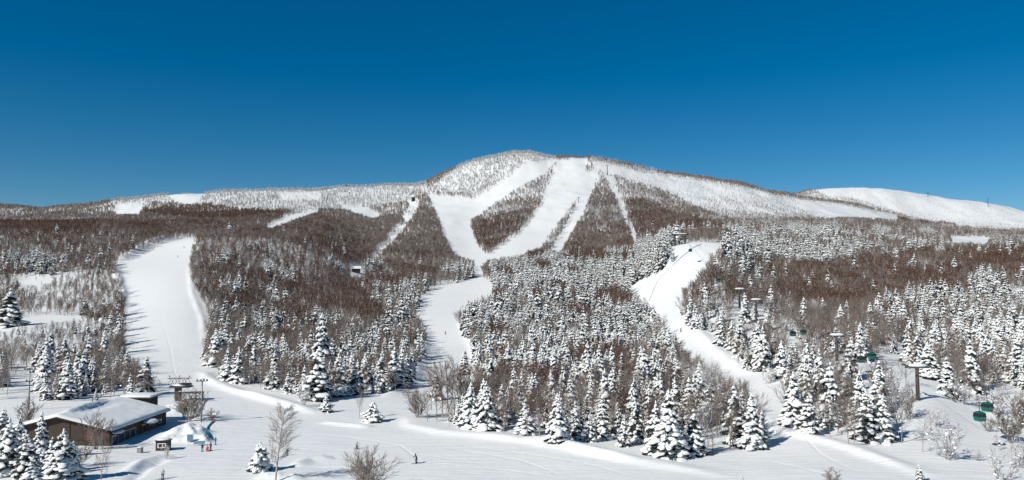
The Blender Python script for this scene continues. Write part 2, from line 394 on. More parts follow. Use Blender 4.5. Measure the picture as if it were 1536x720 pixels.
def conifer(seed, Ht=12.0, Rd=2.6, tiers=20, nb=8, lod=0, snow=1.0, frost=False, base=0.05):
    """trunk Acc, crown Acc; drooping snow-laden boughs"""
    r = np.random.default_rng(seed); A = Acc(); Tk = Acc()
    base_ico = {0: ICO2, 1: ICO1, 2: OCT}[lod]
    BV = np.array(base_ico[0]); BF = np.array(base_ico[1])
    n = 6; ang = np.arange(n)*2*np.pi/n
    ring = lambda z, rr: np.stack([np.cos(ang)*rr, np.sin(ang)*rr, np.full(n, z)], 1)
    V = np.concatenate([ring(-0.6, 0.20), ring(Ht*0.97, 0.03)])
    Tk.add(V, [(q, (q+1) % n, n+(q+1) % n) for q in range(n)] + [(q, n+(q+1) % n, n+q) for q in range(n)], 0)
    lean = r.uniform(-0.02, 0.02, 2)
    lop = r.uniform(0.05, 0.22); lph = r.uniform(0, 6.28); tw_ = r.uniform(-1, 1)
    for i in range(tiers):
        t = (i + r.uniform(0, 0.95)) / tiers
        z = Ht*(base + (0.97-base)*t)
        rad = Rd*1.08*((1-t)**0.70)*r.uniform(0.74, 1.14)*min(1, 0.78+2.2*t) + 0.16
        m = max(3, int(round(nb*(1-t)**0.7 + 2)))
        ph0 = r.uniform(0, 6.28)
        for q in range(m):
            if r.random() < 0.09: continue
            ph = ph0 + 2*np.pi*(q + r.uniform(-0.3, 0.3))/m
            Lb = rad*r.uniform(0.60, 1.16)*(1 + lop*math.sin(ph+lph+3*t*tw_) + 0.10*math.sin(3*ph+9*t)); droop = r.uniform(0.28, 0.80)
            er = np.array([np.cos(ph), np.sin(ph), 0.0]); et = np.array([-np.sin(ph), np.cos(ph), 0.0])
            o = np.array([lean[0]*z, lean[1]*z, z])
            ax = er*np.cos(np.arctan(droop)) - np.array([0, 0, 1])*np.sin(np.arctan(droop))
            up = np.cross(ax, et); up = up if up[2] > 0 else -up
            tip = o + er*Lb - np.array([0, 0, droop*Lb])
            wd = 0.30*Lb + 0.14
            # needles: ragged fan of dark sprays under the snow
            ns = 7 if lod == 0 else (3 if lod == 1 else 1)
            for s_ in range(ns):
                f = 0.25 + 0.75*(s_+r.uniform(0, 1))/ns
                c = o + (tip-o)*f
                side = (1 if s_ % 2 else -1) if ns > 1 else 1
                ww = wd*(1.25-0.6*f)
                p1 = c + et*side*ww*r.uniform(0.8, 1.3) + ax*0.18*Lb - up*r.uniform(0.15, 0.4)*(0.5+0.25*Lb)
                p2 = c - et*side*ww*0.5 - up*0.10
                p3 = o + (tip-o)*min(1.08, f+0.38) - up*r.uniform(0.05, 0.30)
                p0 = o + (tip-o)*max(0.05, f-0.35) - up*0.12
                A.add([p0, p1, p3, p2], [(0, 1, 2), (0, 2, 3)], 0)
            # skirt of hanging twigs
            if lod < 2:
                p = o + (tip-o)*0.55
                A.add([p-et*wd, p+et*wd, tip - np.array([0, 0, 0.35+0.18*Lb]), p - np.array([0, 0, 0.45+0.2*Lb])], [(0, 2, 3), (1, 3, 2)], 0)
            if r.random() > snow: continue
            nbz = 4 if lod == 0 else (2 if lod == 1 else 1)
            for s_ in range(nbz):
                f = (s_+0.75)/(nbz+0.25) if nbz > 1 else 0.68
                f = f + r.uniform(-0.08, 0.08)
                if nbz > 1 and r.random() < 0.12: continue
                big = 1.5 if r.random() < 0.09 else 1.0
                la = big*Lb*(0.24 if nbz == 4 else 0.38 if nbz == 2 else 0.45)*r.uniform(0.8, 1.15) + 0.05
                lb = big**0.6*wd*r.uniform(0.50, 1.10)*(1.15-0.35*f) ; lc = 0.14 + 0.14*la + r.uniform(0, 0.10) + (0.05 if lod == 2 else 0)
                off = et*r.uniform(-0.35, 0.35)*wd
                c = o + (tip-o)*f + off + up*lc*0.55
                k3 = 1 + (0.22 if lod == 0 else 0.15)*np.sin(BV @ r.uniform(-4.5, 4.5, 3) + r.uniform(0, 6)) if lod < 2 else 1.0
                Vb = c + (BV[:, :1]*la)*ax*1.0*np.reshape(k3, (-1, 1)) + (BV[:, 1:2]*lb)*et*np.reshape(k3, (-1, 1)) + (BV[:, 2:]*lc)*up*np.reshape(k3, (-1, 1))
                A.add(Vb, BF, 1)
    # snow cap on the leader
    A.add(BV*np.array([0.16, 0.16, 0.42]) + np.array([lean[0]*Ht, lean[1]*Ht, Ht*0.985]), BF, 1)
    return Tk, A

def bare(seed, Ht=10.0, spread=0.32, stems=1, prim=14, sec=6, ter=6, wmul=1.0, rise=1.0, low=0.25, lumps=0):
    """leafless tree: trunk Acc, branches Acc (0 twig colour, 1 bark colour)"""
    r = np.random.default_rng(seed); B = Acc(); Tk = Acc()
    def seg(acc, p, q, r0, r1, m):
        d = q-p; L = np.linalg.norm(d); d = d/(L+1e-9)
        a = np.cross(d, [0.3, 0.9, 0.2]); a /= np.linalg.norm(a)+1e-9; b = np.cross(d, a)
        an = np.array([0, 2.094, 4.189])
        ring = np.cos(an)[:, None]*a + np.sin(an)[:, None]*b
        if r1 < 0.004:
            acc.add(np.concatenate([p+ring*r0, [q]]), [(0, 1, 3), (1, 2, 3), (2, 0, 3)], m)
        else:
            acc.add(np.concatenate([p+ring*r0, q+ring*r1]), [(0, 1, 4), (0, 4, 3), (1, 2, 5), (1, 5, 4), (2, 0, 3), (2, 3, 5)], m)
    zup = np.array([0, 0, 1.0])
    def rdir(d, ang):
        v = r.normal(size=3); v -= v@d*d; v /= np.linalg.norm(v)+1e-9
        w = d*np.cos(ang) + v*np.sin(ang); w = w + zup*0.18*rise; return w/np.linalg.norm(w)
    for s_ in range(stems):
        ph = 2*np.pi*(s_ + r.uniform(0, 0.6))/stems
        tilt = 0 if stems == 1 else r.uniform(0.15, 0.55)
        d = np.array([np.cos(ph)*np.sin(tilt), np.sin(ph)*np.sin(tilt), np.cos(tilt)])
        L = Ht*(1 if stems == 1 else r.uniform(0.55, 0.85))
        pts = [np.array([0, 0, -0.5])]
        nseg = 5
        for k_ in range(nseg):
            d = d + r.normal(0, 0.05, 3) + zup*0.04; d /= np.linalg.norm(d)
            pts.append(pts[-1] + d*(L+0.5)/nseg)
        rb = (0.13 if stems == 1 else 0.07)*min(1.5, wmul**0.5)*Ht/10
        for k_ in range(nseg):
            seg(Tk, pts[k_], pts[k_+1], rb*(1-k_/nseg*0.9), rb*(1-(k_+1)/nseg*0.9)+0.008, 0)
        P = np.array(pts)
        for i in range(prim):
            t = low + (1-low)*(i+r.uniform(0, 1))/prim; t = min(t, 0.985)
            f = t*nseg; a = int(f); p = P[a] + (P[min(a+1, nseg)]-P[a])*(f-a)
            ax = P[min(a+1, nseg)]-P[a]; ax = ax/(np.linalg.norm(ax)+1e-9)
            Lp = L*spread*(0.35+1.0*math.sin(math.pi*min(1, (1-t)*0.85+0.12)))*r.uniform(0.7, 1.15)
            dd = rdir(ax, r.uniform(0.55, 0.95)*(1.0 if rise >= 1 else 1.2))
            mid = p + dd*Lp*0.5; d2 = dd + zup*0.35*rise; d2 /= np.linalg.norm(d2)
            q = mid + d2*Lp*0.5
            rp = 0.035*wmul*(Lp/2.5)**0.5
            seg(B, p, mid, rp, rp*0.65, 1); seg(B, mid, q, rp*0.65, rp*0.3+0.004, 0)
            for j_ in range(sec):
                t2 = 0.2 + 0.8*(j_+r.uniform(0, 1))/sec
                p2 = p + (mid-p)*t2*2 if t2 < 0.5 else mid + (q-mid)*(t2-0.5)*2
                L2 = Lp*r.uniform(0.30, 0.55)
                e2 = rdir(dd, r.uniform(0.4, 0.8)); q2 = p2 + e2*L2
                seg(B, p2, q2, 0.020*wmul, 0.006*wmul+0.0015 if ter else 0.0, 0)
                for k2 in range(ter):
                    t3 = 0.15 + 0.85*(k2+r.uniform(0, 1))/ter
                    p3 = p2 + (q2-p2)*t3; L3 = L2*r.uniform(0.35, 0.7)
                    seg(B, p3, p3 + rdir(e2, r.uniform(0.35, 0.8))*L3, 0.013*wmul, 0, 0)
                if lumps and r.random() < lumps:
                    V = np.array(ICO1[0])*np.array([0.16, 0.16, 0.09])*r.uniform(0.6, 1.5) + p2 + np.array([0, 0, 0.1])
                    B.add(V, np.array(ICO1[1]), 2)
    return Tk, B

def merge(accs, name, mats, offs):
    A = Acc()
    for a, o in zip(accs, offs):
        for V, Fc, Mi in zip(a.V, a.F, a.M):
            pass
        V = np.concatenate(a.V); Fc = np.concatenate(a.F); Mi = np.concatenate(a.M)
        A.V.append(V); A.F.append(Fc + A.n); A.M.append(Mi + o); A.n += len(V)
    return A.mesh(name, mats)

# near meshes: (trunk mesh, crown mesh)
CON0 = []
for s_ in range(7):
    tk, cr = conifer(100+s_, 12, [2.7, 2.4, 2.9, 2.2, 2.6, 3.0, 2.5][s_], [26, 27, 23, 28, 25, 24, 27][s_], [9, 8, 9, 8, 9, 10, 8][s_], 0, [0.90, 0.80, 0.84, 0.74, 0.92, 0.80, 0.68][s_])
    CON0.append((tk.mesh('trunk', [M_bark]), cr.mesh('crown', [M_needle, M_ts])))
tk, cr = conifer(150, 8, 4.2, 13, 10, 0, 0.85, base=0.02); BUSHC = (tk.mesh('trunk', [M_bark]), cr.mesh('crown', [M_needle, M_ts]))
BARE0 = []
for s_ in range(6):
    tk, br = bare(200+s_, 10, [0.30, 0.34, 0.27, 0.32, 0.36, 0.30][s_], 1, 16, 6, 7, 1.35, lumps=[0, 0, 0, .25, .2, .1][s_])
    tw = [M_tw, M_twg, M_twg, M_twr, M_twr, M_tw][s_]
    BARE0.append((tk.mesh('trunk', [M_birch]), br.mesh('branches', [tw, M_birch, M_ts])))
SHR0 = []
for s_ in range(4):
    tk, br = bare(240+s_, 6, 0.30, [7, 6, 8, 5][s_], 8, 5, 5, 1.5, low=0.2, lumps=[0, .1, .05, .16][s_])
    tw = [M_twg, M_twr, M_twg, M_twr][s_]
    SHR0.append((tk.mesh('trunk', [M_birch]), br.mesh('branches', [tw, M_birch, M_ts])))
tk, br = bare(270, 6, 0.34, 11, 10, 6, 7, 1.0, low=0.15); SHR0.append((tk.mesh('trunk', [M_birch]), br.mesh('branches', [M_twg, M_birch, M_ts])))
M_twp = mat('pale_twigs', (0.36, 0.32, 0.29), 0.9, spec=0.1)
tk, br = bare(263, 12, 0.15, 1, 44, 8, 9, 1.15, rise=0.6, low=0.26); TALLB = (tk.mesh('trunk', [M_birch]), br.mesh('branches', [M_twp, M_birch, M_ts]))

# library for the woods (single meshes), a collection outside the scene
LIB = bpy.data.collections.new('tree_library')
lib_names = []
def lib(kind, me):
    o = bpy.data.objects.new('t%03d_%s' % (len(lib_names), kind), me); LIB.objects.link(o); lib_names.append(kind); return me
def con_mesh(seed, lod, frost=0, **k):
    tk, cr = conifer(seed, lod=lod, **k)
    return merge([tk, cr], 'conifer', [M_bark, M_frostneedle if frost else M_needle, M_ts], [0, 1])
def bare_mesh(seed, tw, **k):
    tk, br = bare(seed, **k)
    return merge([tk, br], 'bare_tree', [M_birch, tw, M_birch, M_ts], [0, 1])
for lod, (ti, nb_) in enumerate([(22, 8), (13, 6), (9, 5)]):
    for s_ in range(4):
        lib('con%d' % lod, con_mesh(300+10*lod+s_, lod, Ht=12, Rd=[2.5, 2.2, 2.8, 2.3][s_], tiers=ti, nb=nb_, snow=[0.84, 0.72, 0.80, 0.62][s_]))
BP = [dict(prim=15, sec=6, ter=6, wmul=1.5), dict(prim=12, sec=5, ter=3, wmul=3.8), dict(prim=10, sec=5, ter=2, wmul=8.5)]
for lod in range(3):
    for nm, tw in (('brn', M_tw), ('gry', M_twg), ('rim', M_twr)):
        for s_ in range(3):
            lib('%s%d' % (nm, lod), bare_mesh(400+10*lod+s_, tw, Ht=10, spread=[0.30, 0.34, 0.27][s_], lumps=(0.2 if nm == 'rim' and lod < 2 else 0), **BP[lod]))
LIBMESH = [o.data for o in LIB.objects]
def lib_idx(kind): return [i for i, k_ in enumerate(lib_names) if k_ == kind]

# ------------------------------------------------------------------ land cover map in picture coordinates of the GROUND
RX, RY = 768, 360
gx, gy = np.meshgrid((np.arange(RX)+0.5)*2, (np.arange(RY)+0.5)*2)
wob = 5*fbm(gx/22, gy/16, 3)
wobs = wob*np.clip((gy-230)/250, 0.25, 1)
dens = np.full(gx.shape, 1.0); con = np.full(gx.shape, 0.14); rime = np.full(gx.shape, 0.5)   # rime: 0 brown .. 1 white
def paint(poly, d=None, c=None, r_=None):
    m = inpoly(gx+wobs, gy+wobs*0.6, poly)
    if d is not None: dens[m] = d
    if c is not None: con[m] = c
    if r_ is not None: rime[m] = r_
def ell(cx, cy, rx, ry, d=None, c=None, r_=None):
    m = ((gx+wobs-cx)/rx)**2 + ((gy+wobs-cy)/ry)**2 < 1
    if d is not None: dens[m] = d
    if c is not None: con[m] = c
    if r_ is not None: rime[m] = r_
rect = lambda a, b, c_, d_: [(a, b), (c_, b), (c_, d_), (a, d_)]
paint(rect(-40, 335, 300, 400), 0.95, 0.05, 0.30)
paint(rect(-40, 340, 150, 362), 0.95, 0.03, 0.10)
paint(rect(-40, 383, 190, 412), 1.0, 0.16, 0.45)
paint(rect(15, 395, 80, 412), 1.0, 0.8, 0.5)
paint(rect(-40, 412, 190, 480), 0.55, 0.06, 0.5)
paint(rect(-40, 412, 40, 480), 0.9, 0.15, 0.1)
ell(140, 437, 32, 16, 0.9, 0.02, 0.25)
paint(rect(-40, 500, 175, 560), 0.6, 0.12, 0.65)
paint(rect(-40, 550, 250, 602), 1.0, 0.42, 0.55)
paint(rect(120, 470, 190, 560), 0.9, 0.25, 0.35)
paint([(20, 420), (60, 416), (78, 428), (72, 440), (36, 440)], 0.06, 0, 0.8)
paint([(-40, 480), (60, 474), (125, 476), (130, 486), (60, 500), (-40, 512)], 0.0)
paint(rect(15, 560, 62, 640), 0.03, 0.3, 0.6)
# far left hills
paint(rect(-40, 290, 200, 334), 0.9, 0.12, 0.62)
paint([(150, 295), (640, 265), (640, 318), (480, 318), (330, 325), (230, 318), (180, 312)], 0.55, 0.7, 0.95)
paint([(230, 305), (330, 312), (440, 325), (440, 335), (300, 335), (210, 322)], 1, 0.1, 0.1)
paint([(175, 311), (212, 309), (206, 323), (176, 323)], 0.02)
paint([(255, 293), (305, 291), (290, 305), (268, 304)], 0.02)
paint([(395, 338), (425, 325), (465, 317), (478, 319), (440, 329), (405, 342)], 0.0)
paint([(515, 312), (545, 312), (572, 324), (560, 326), (530, 318)], 0.0)
paint(rect(420, 290, 480, 302), 0.15, 0.9, 1)
# brown hill between wide piste and middle piste
paint([(285, 340), (480, 322), (640, 318), (665, 390), (640, 500), (290, 500)], 0.95, 0.04, 0.36)
paint([(300, 385), (480, 360), (560, 400), (520, 425), (300, 430)], 0.95, 0.05, 0.18)
paint([(480, 325), (640, 300), (660, 385), (580, 385), (520, 345)], 0.9, 0.07, 0.55)
paint([(285, 470), (640, 500), (640, 600), (290, 590)], 1.0, 0.32, 0.45)
paint([(300, 425), (640, 425), (640, 478), (340, 475)], 1.0, 0.06, 0.05)
paint([(540, 440), (640, 430), (640, 490), (600, 500)], 1, 0.4, 0.4)
for e in ((335, 400, 14, 8), (403, 410, 14, 9), (432, 425, 12, 10), (350, 445, 20, 10), (412, 455, 20, 12), (500, 408, 16, 8), (560, 405, 16, 7), (395, 480, 16, 10), (480, 500, 14, 20), (540, 520, 30, 25), (440, 560, 40, 15), (600, 545, 18, 25), (570, 500, 30, 14)):
    ell(*e, 1.0, 0.6, 0.5)
for e in ((450, 490, 22, 10), (560, 487, 24, 9), (430, 520, 18, 8), (505, 470, 40, 8)): ell(*e, 1.0, 0.03, 0.03)
paint([(556, 390), (578, 362), (606, 330), (618, 296), (632, 298), (624, 326), (605, 350), (575, 384), (566, 396)], 0.45, 0.5, 0.6)
for e in ((621, 312, 4, 6), (609, 327, 7, 6), (600, 343, 6, 4), (588, 358, 6, 6), (572, 376, 7, 6), (563, 390, 6, 4)): ell(*e, 0.0)
paint([(505, 408), (590, 408), (590, 415), (505, 415)], 0.0)
# summit
paint([(640, 290), (700, 240), (775, 222), (840, 228), (830, 245), (770, 262), (700, 305), (640, 296)], 0.85, 0.55, 1.0)
paint([(695, 270), (760, 245), (785, 258), (740, 295), (700, 300)], 1.0, 0.6, 0.9)
paint([(600, 292), (700, 292), (712, 312), (640, 305)], 1.0, 0.15, 0.5)
# island between the two runs
paint([(704, 332), (722, 322), (748, 300), (800, 270), (838, 248), (822, 275), (810, 305), (777, 350), (737, 380), (716, 370), (706, 350)], 0.85, 0.14, 0.75)
paint([(704, 340), (760, 325), (800, 315), (777, 350), (737, 380), (716, 370)], 0.95, 0.03, 0.32)
# dense conifer stand in the middle
paint([(690, 470), (740, 440), (735, 395), (800, 380), (1020, 360), (940, 440), (1000, 480), (1050, 560), (1110, 590), (1150, 640), (1080, 665), (1000, 682), (790, 640), (610, 630), (660, 560), (700, 540)], 1.0, 0.80, 0.6)
paint([(905, 268), (880, 300), (840, 368), (800, 385), (960, 385), (950, 362), (930, 310)], 0.95, 0.10, 0.42)
paint([(872, 312), (932, 312), (940, 338), (862, 340)], 1.0, 0.45, 0.5)
paint(rect(950, 365, 1020, 425), 1.0, 0.9, 0.6)
for e in ((797, 388, 19, 7), (813, 407, 15, 6), (757, 418, 12, 9), (748, 455, 9, 10), (805, 457, 7, 14), (842, 448, 14, 8), (873, 457, 14, 7), (926, 460, 36, 11), (746, 512, 16, 12), (870, 480, 17, 10),
          (896, 548, 34, 13), (885, 572, 34, 14), (945, 580, 14, 12), (1005, 595, 18, 14), (985, 610, 18, 12), (880, 392, 36, 9), (935, 395, 22, 6), (862, 420, 12, 5)):
    ell(*e, 1.0, 0.06, 0.08)
paint([(640, 600), (700, 545), (900, 535), (1060, 560), (1150, 645), (1080, 670), (1000, 690), (790, 650), (620, 640)], 1.0, 0.58, 0.42)
for e in ((896, 555, 36, 16), (945, 585, 18, 12), (1005, 600, 18, 14), (820, 600, 26, 12), (760, 590, 20, 14)): ell(*e, 1.0, 0.08, 0.1)
for e in ((690, 600, 45, 22), (1050, 590, 30, 25), (1060, 640, 30, 20)): ell(*e, 0.9, 0.35, 0.6)
# right of the summit lift strip
paint([(925, 268), (980, 278), (1060, 310), (1140, 340), (1110, 352), (955, 358), (935, 320)], 0.75, 0.03, 0.7)
paint([(938, 302), (975, 300), (1010, 325), (1080, 340), (1115, 352), (955, 362)], 0.95, 0.03, 0.28)
paint([(885, 240), (990, 262), (1100, 280), (1345, 322), (1345, 333), (1180, 333), (1140, 345), (1080, 330), (1000, 290), (925, 266), (890, 258)], 0.24, 0.15, 0.9)
paint([(1040, 295), (1200, 300), (1250, 320), (1180, 345), (1090, 330)], 0.48, 0.12, 0.85)
paint([(1170, 306), (1240, 300), (1345, 322), (1345, 332), (1250, 330)], 0.0)
paint([(885, 234), (990, 255), (1000, 262), (960, 259), (890, 241)], 1.0, 0.6, 0.5)
# far right hill
paint([(1200, 275), (1580, 275), (1580, 345), (1480, 348), (1360, 330), (1250, 300)], 0.28, 0.10, 0.9)
paint([(1140, 286), (1200, 294), (1280, 300), (1340, 318), (1400, 335), (1345, 322), (1250, 306), (1160, 294)], 1.0, 0.3, 0.5)
paint([(1345, 330), (1430, 335), (1440, 348), (1345, 345)], 1.0, 0.05, 0.3)
# right woods
paint([(1085, 335), (1345, 335), (1580, 352), (1580, 600), (1220, 640), (1120, 560), (1020, 470), (1080, 390)], 1.0, 0.28, 0.55)
paint([(1085, 345), (1290, 340), (1290, 410), (1120, 400)], 0.95, 0.55, 0.5)
for e in ((1235, 395, 50, 12), (1115, 385, 34, 20), (1210, 355, 30, 8), (1320, 355, 20, 7), (1390, 352, 12, 6)): ell(*e, 1, 0.9, 0.8)
paint([(1020, 445), (1060, 412), (1110, 440), (1130, 470), (1040, 480)], 1.0, 0.10, 0.2)
paint([(1140, 415), (1260, 400), (1420, 380), (1580, 375), (1580, 440), (1420, 470), (1180, 470)], 0.95, 0.10, 0.26)
paint([(1150, 470), (1330, 470), (1330, 560), (1170, 560)], 1.0, 0.14, 0.55)
paint([(1330, 455), (1580, 440), (1580, 570), (1330, 560)], 1.0, 0.60, 0.55)
for e in ((1065, 480, 16, 14), (1115, 505, 16, 16), (1195, 560, 24, 30), (1300, 540, 14, 20), (1480, 430, 30, 10), (1410, 385, 8, 6)): ell(*e, 1, 0.85, 0.6)
for e in ((1240, 465, 60, 12), (1390, 420, 60, 12), (1225, 545, 16, 12), (1500, 400, 40, 10)): ell(*e, 1, 0.03, 0.02)
ell(1455, 360, 34, 7, 0.0); ell(1530, 445, 26, 10, 0.0)
paint([(1180, 600), (1330, 575), (1330, 650), (1230, 640), (1180, 640)], 0.8, 0.35, 0.7)
# open ground and groomed pistes
PISTES = [
 [(270, 357), (293, 356), (285, 393), (285, 425), (303, 452), (312, 478), (308, 510), (308, 550), (345, 577), (410, 590), (470, 602), (520, 598), (600, 588), (618, 578),
  (622, 560), (637, 530), (638, 500), (624, 470), (632, 447), (655, 430), (706, 418), (712, 395), (700, 390), (680, 383), (668, 357), (655, 322), (643, 293), (702, 297), (706, 340), (714, 367),
  (730, 383), (777, 352), (812, 304), (822, 275), (838, 240), (882, 238), (876, 265), (866, 297), (847, 320), (810, 374), (786, 382), (735, 392), (722, 400), (724, 418),
  (738, 424), (742, 442), (700, 458), (688, 472), (690, 495), (710, 525), (712, 545), (712, 572), (690, 596), (668, 618), (645, 634), (660, 638), (760, 652), (800, 655), (860, 662), (910, 668), (1000, 690),
  (1060, 684), (1100, 676), (1150, 672), (1148, 630), (1110, 580), (1080, 566), (1045, 546), (1024, 527), (1006, 500), (992, 478), (973, 457), (945, 441), (942, 431), (987, 408), (1013, 390), (1040, 365), (1084, 363),
  (1068, 388), (1058, 410), (1022, 440), (1022, 473), (1036, 490), (1062, 500), (1094, 534), (1115, 558), (1165, 555), (1180, 575), (1176, 640), (1225, 650), (1270, 668), (1340, 672), (1400, 690), (1480, 720), (1480, 900), (-60, 900),
  (-60, 604), (60, 604), (230, 598), (262, 585), (205, 558), (183, 530), (182, 500), (186, 460), (184, 440), (174, 405), (174, 393), (205, 379), (240, 364)],
 [(700, 300), (715, 300), (740, 280), (768, 262), (784, 246), (838, 240), (815, 262), (780, 280), (745, 303), (722, 322), (706, 330)],
 [(870, 256), (898, 260), (888, 288), (876, 318), (860, 345), (842, 378), (826, 378), (845, 345), (860, 318), (868, 295)],
 [(900, 250), (914, 250), (930, 300), (946, 340), (962, 368), (950, 368), (934, 328), (922, 295), (908, 268)],
 [(1311, 534), (1350, 532), (1360, 548), (1400, 556), (1416, 575), (1440, 600), (1400, 606), (1372, 604), (1360, 580), (1320, 560)],
 [(1118, 464), (1138, 461), (1148, 472), (1128, 470)],
 [(1372, 604), (1420, 598), (1470, 602), (1470, 620), (1580, 640), (1580, 900), (1440, 720), (1340, 672)]]
rough = 7*vnoise(gx/6, gy/5) + 5*vnoise(gx/14, gy/9)
rough = rough*np.clip((gy-220)/300, 0.55, 1)
OPEN = inpoly(gx + wobs*0.4 + rough*0.4, gy + rough*0.3, PISTES[0]); dens[OPEN] = 0
for p in PISTES[1:2] + PISTES[2:3]: OPEN |= inpoly(gx, gy, p)
for p in ([(395, 341), (425, 326), (465, 316), (480, 317), (445, 330), (405, 345)], [(512, 311), (545, 311), (572, 324), (560, 328), (530, 319)], [(172, 309), (213, 308), (208, 323), (174, 323)], [(252, 293), (306, 290), (290, 306), (268, 305)], [(1425, 354), (1490, 356), (1480, 368), (1430, 366)]):
    q_ = inpoly(gx+rough*0.3, gy+rough*0.15, p); OPEN |= q_; dens[q_] = 0
OPEN &= gy < 640
for p in PISTES[1:]:
    m = inpoly(gx + wobs*0.6, gy + wobs*0.3, p); dens[m] = np.minimum(dens[m], 0.02)
paint([(812, 374), (840, 330), (856, 310), (861, 312), (846, 340), (826, 374)], 0.9, 0.85, 0.8)
m = inpoly(gx, gy, [(1500, 590), (1580, 590), (1580, 690), (1480, 690)]); dens[m] = 0.25; con[m] = 0.05; rime[m] = 0.8
ell(687, 415, 26, 6, 1.3, 1.0, 0.6)

K_ = np.array([1, 2, 1])/4
for _ in range(2):
    Pd = np.pad(dens, 1, mode='edge'); Pd = sum(K_[q]*Pd[q:q+RY, :] for q in range(3)); Pd = sum(K_[q]*Pd[:, q:q+RX] for q in range(3))
    dens = np.where(gy < 400, Pd, dens)
def cover(px, py):
    i = np.clip((py/2).astype(int), 0, RY-1); j = np.clip((px/2).astype(int), 0, RX-1)
    return dens[i, j], con[i, j], rime[i, j]

# scatter in world space
pts = []
for y0, y1, s_ in ((150, 600, 4.3), (600, 1000, 4.4), (1000, 1700, 4.8), (1700, 3200, 6.5)):
    ys = np.arange(y0, y1, s_)
    for yy in ys:
        xs = np.arange(-0.72*yy, 0.72*yy, s_)
        X = xs + rng.uniform(-0.48, 0.48, len(xs))*s_; Y = yy + rng.uniform(-0.48, 0.48, len(xs))*s_
        pts.append(np.stack([X, Y], 1))
pts = np.concatenate(pts)
zz = H(pts[:, 0], pts[:, 1])
px, py = project(pts[:, 0], pts[:, 1], zz)
d_, c_, r_ = cover(px, py)
inm = (px > -35) & (px < 1571) & (py < 735)
# fade random: patchy small scale
pn = fbm(pts[:, 0]/25, pts[:, 1]/25, 2)
keep = inm & (rng.random(len(pts)) < d_ * np.clip(0.95 + 0.75*pn, np.where(r_ < 0.4, 0.75, 0.2), 1))
# visibility against nearer ground
hgt = 12.0
rowg = project(Xg, Yg, Z)[1]
runmin = np.minimum.accumulate(rowg, axis=0)
fi = np.interp(np.log(pts[:, 1]), lnY, np.arange(len(lnY))).astype(int); fj = np.interp(pts[:, 0]/pts[:, 1], U, np.arange(len(U))).astype(int)
_, rtop = project(pts[:, 0], pts[:, 1], zz+hgt)
rm = runmin[np.maximum(fi-2, 0), fj]
keep &= (rtop < rm + 4)
pts, zz, px, py, c_, r_, d_ = [a[keep] for a in (pts, zz, px, py, c_, r_, d_)]
n = len(pts)
Y = pts[:, 1]
cn = vnoise(pts[:, 0]/18, Y/18); rn = vnoise(pts[:, 0]/30+50, Y/30)
cn2 = vnoise(pts[:, 0]/9+30, Y/12)
iscon = rng.random(n) < np.clip(np.where(c_ < 0.11, c_*0.35, c_) + (1.1*cn+0.5*cn2)*np.clip((c_-0.11)*6, 0, 1)*(c_ < 0.97), 0, 1)
rv = np.clip(r_ + 0.4*rn + rng.normal(0, 0.09, n), -1, 2)
kind_b = np.where(rv < 0.32, 0, np.where(rv < 0.80, 1, 2))
lod = np.where(Y < 430, 0, np.where(Y < 1050, 1, 2))
scl = np.where(iscon, rng.uniform(0.50, 1.18, n) + 0.3*cn2, rng.uniform(0.66, 1.02, n)) * (1 + 0.25*vnoise(pts[:, 0]/26+9, Y/26))
scl *= np.interp(Y, [200, 300, 420, 1500, 2300, 3000], [0.95, 0.97, 1.0, 0.98, 0.8, 0.6])
scl[iscon & (rng.random(n) < 0.3)] *= 0.7
sparse = d_ < 0.5
scl[sparse] *= 0.55
scl[(px > 148) & (px < 188) & (py > 398) & (py < 565)] *= 1.25
scl[(px < 175) & (py > 492) & (py < 552)] *= 0.55
scl[(px < 175) & (py > 412) & (py <= 492)] *= 0.75
rot = rng.uniform(0, 6.283, n)
mid = iscon & (Y > 520) & (Y < 1300)
scl[mid] *= 1.22
# a tree whose crown would stand in front of an open run is a sapling there, or is not there
def is_open(a, b): return OPEN[np.clip((b/2).astype(int), 0, RY-1), np.clip((a/2).astype(int), 0, RX-1)]
drop = mid & (rng.random(n) < 0.28)
for it in range(3):
    h_px = scl*np.where(iscon, 12, 10)*F/Y
    bad = (is_open(px, py-0.78*h_px) | is_open(px, py-0.45*h_px))
    scl = np.where(bad, scl*0.72, scl)
h_px = scl*np.where(iscon, 12, 10)*F/Y
bad = is_open(px, py-0.8*h_px) | is_open(px, py-0.4*h_px)
drop |= bad & (rng.random(n) < 0.55)
# lift gear the picture shows clear of trees
for a0, b0, a1, b1, yo in ((1283, 531, 1312, 546, 249), (1181, 495, 1212, 510, 319), (1071, 419, 1083, 431, 457), (1036, 379, 1050, 391, 540), (1104, 432, 1112, 462, 419),
                           (1118, 460, 1142, 480, 386), (1236, 498, 1266, 530, 279), (1348, 540, 1392, 598, 218), (1010, 342, 1032, 364, 610), (1452, 608, 1486, 634, 185), (528, 398, 542, 412, 1100), (617, 292, 623, 302, 1900)):
    drop |= (Y < yo) & (px > a0-4) & (px < a1+4) & (py > b0) & (py-h_px < b1)
ci = np.array([[lib_idx('con%d' % l)] for l in range(3)])[:, 0]
bi = np.array([[lib_idx('%s%d' % (k_, l)) for l in range(3)] for k_ in ('brn', 'gry', 'rim')])
idx = np.where(iscon, ci[lod, rng.integers(0, 4, n)], bi[kind_b, lod, rng.integers(0, 3, n)])

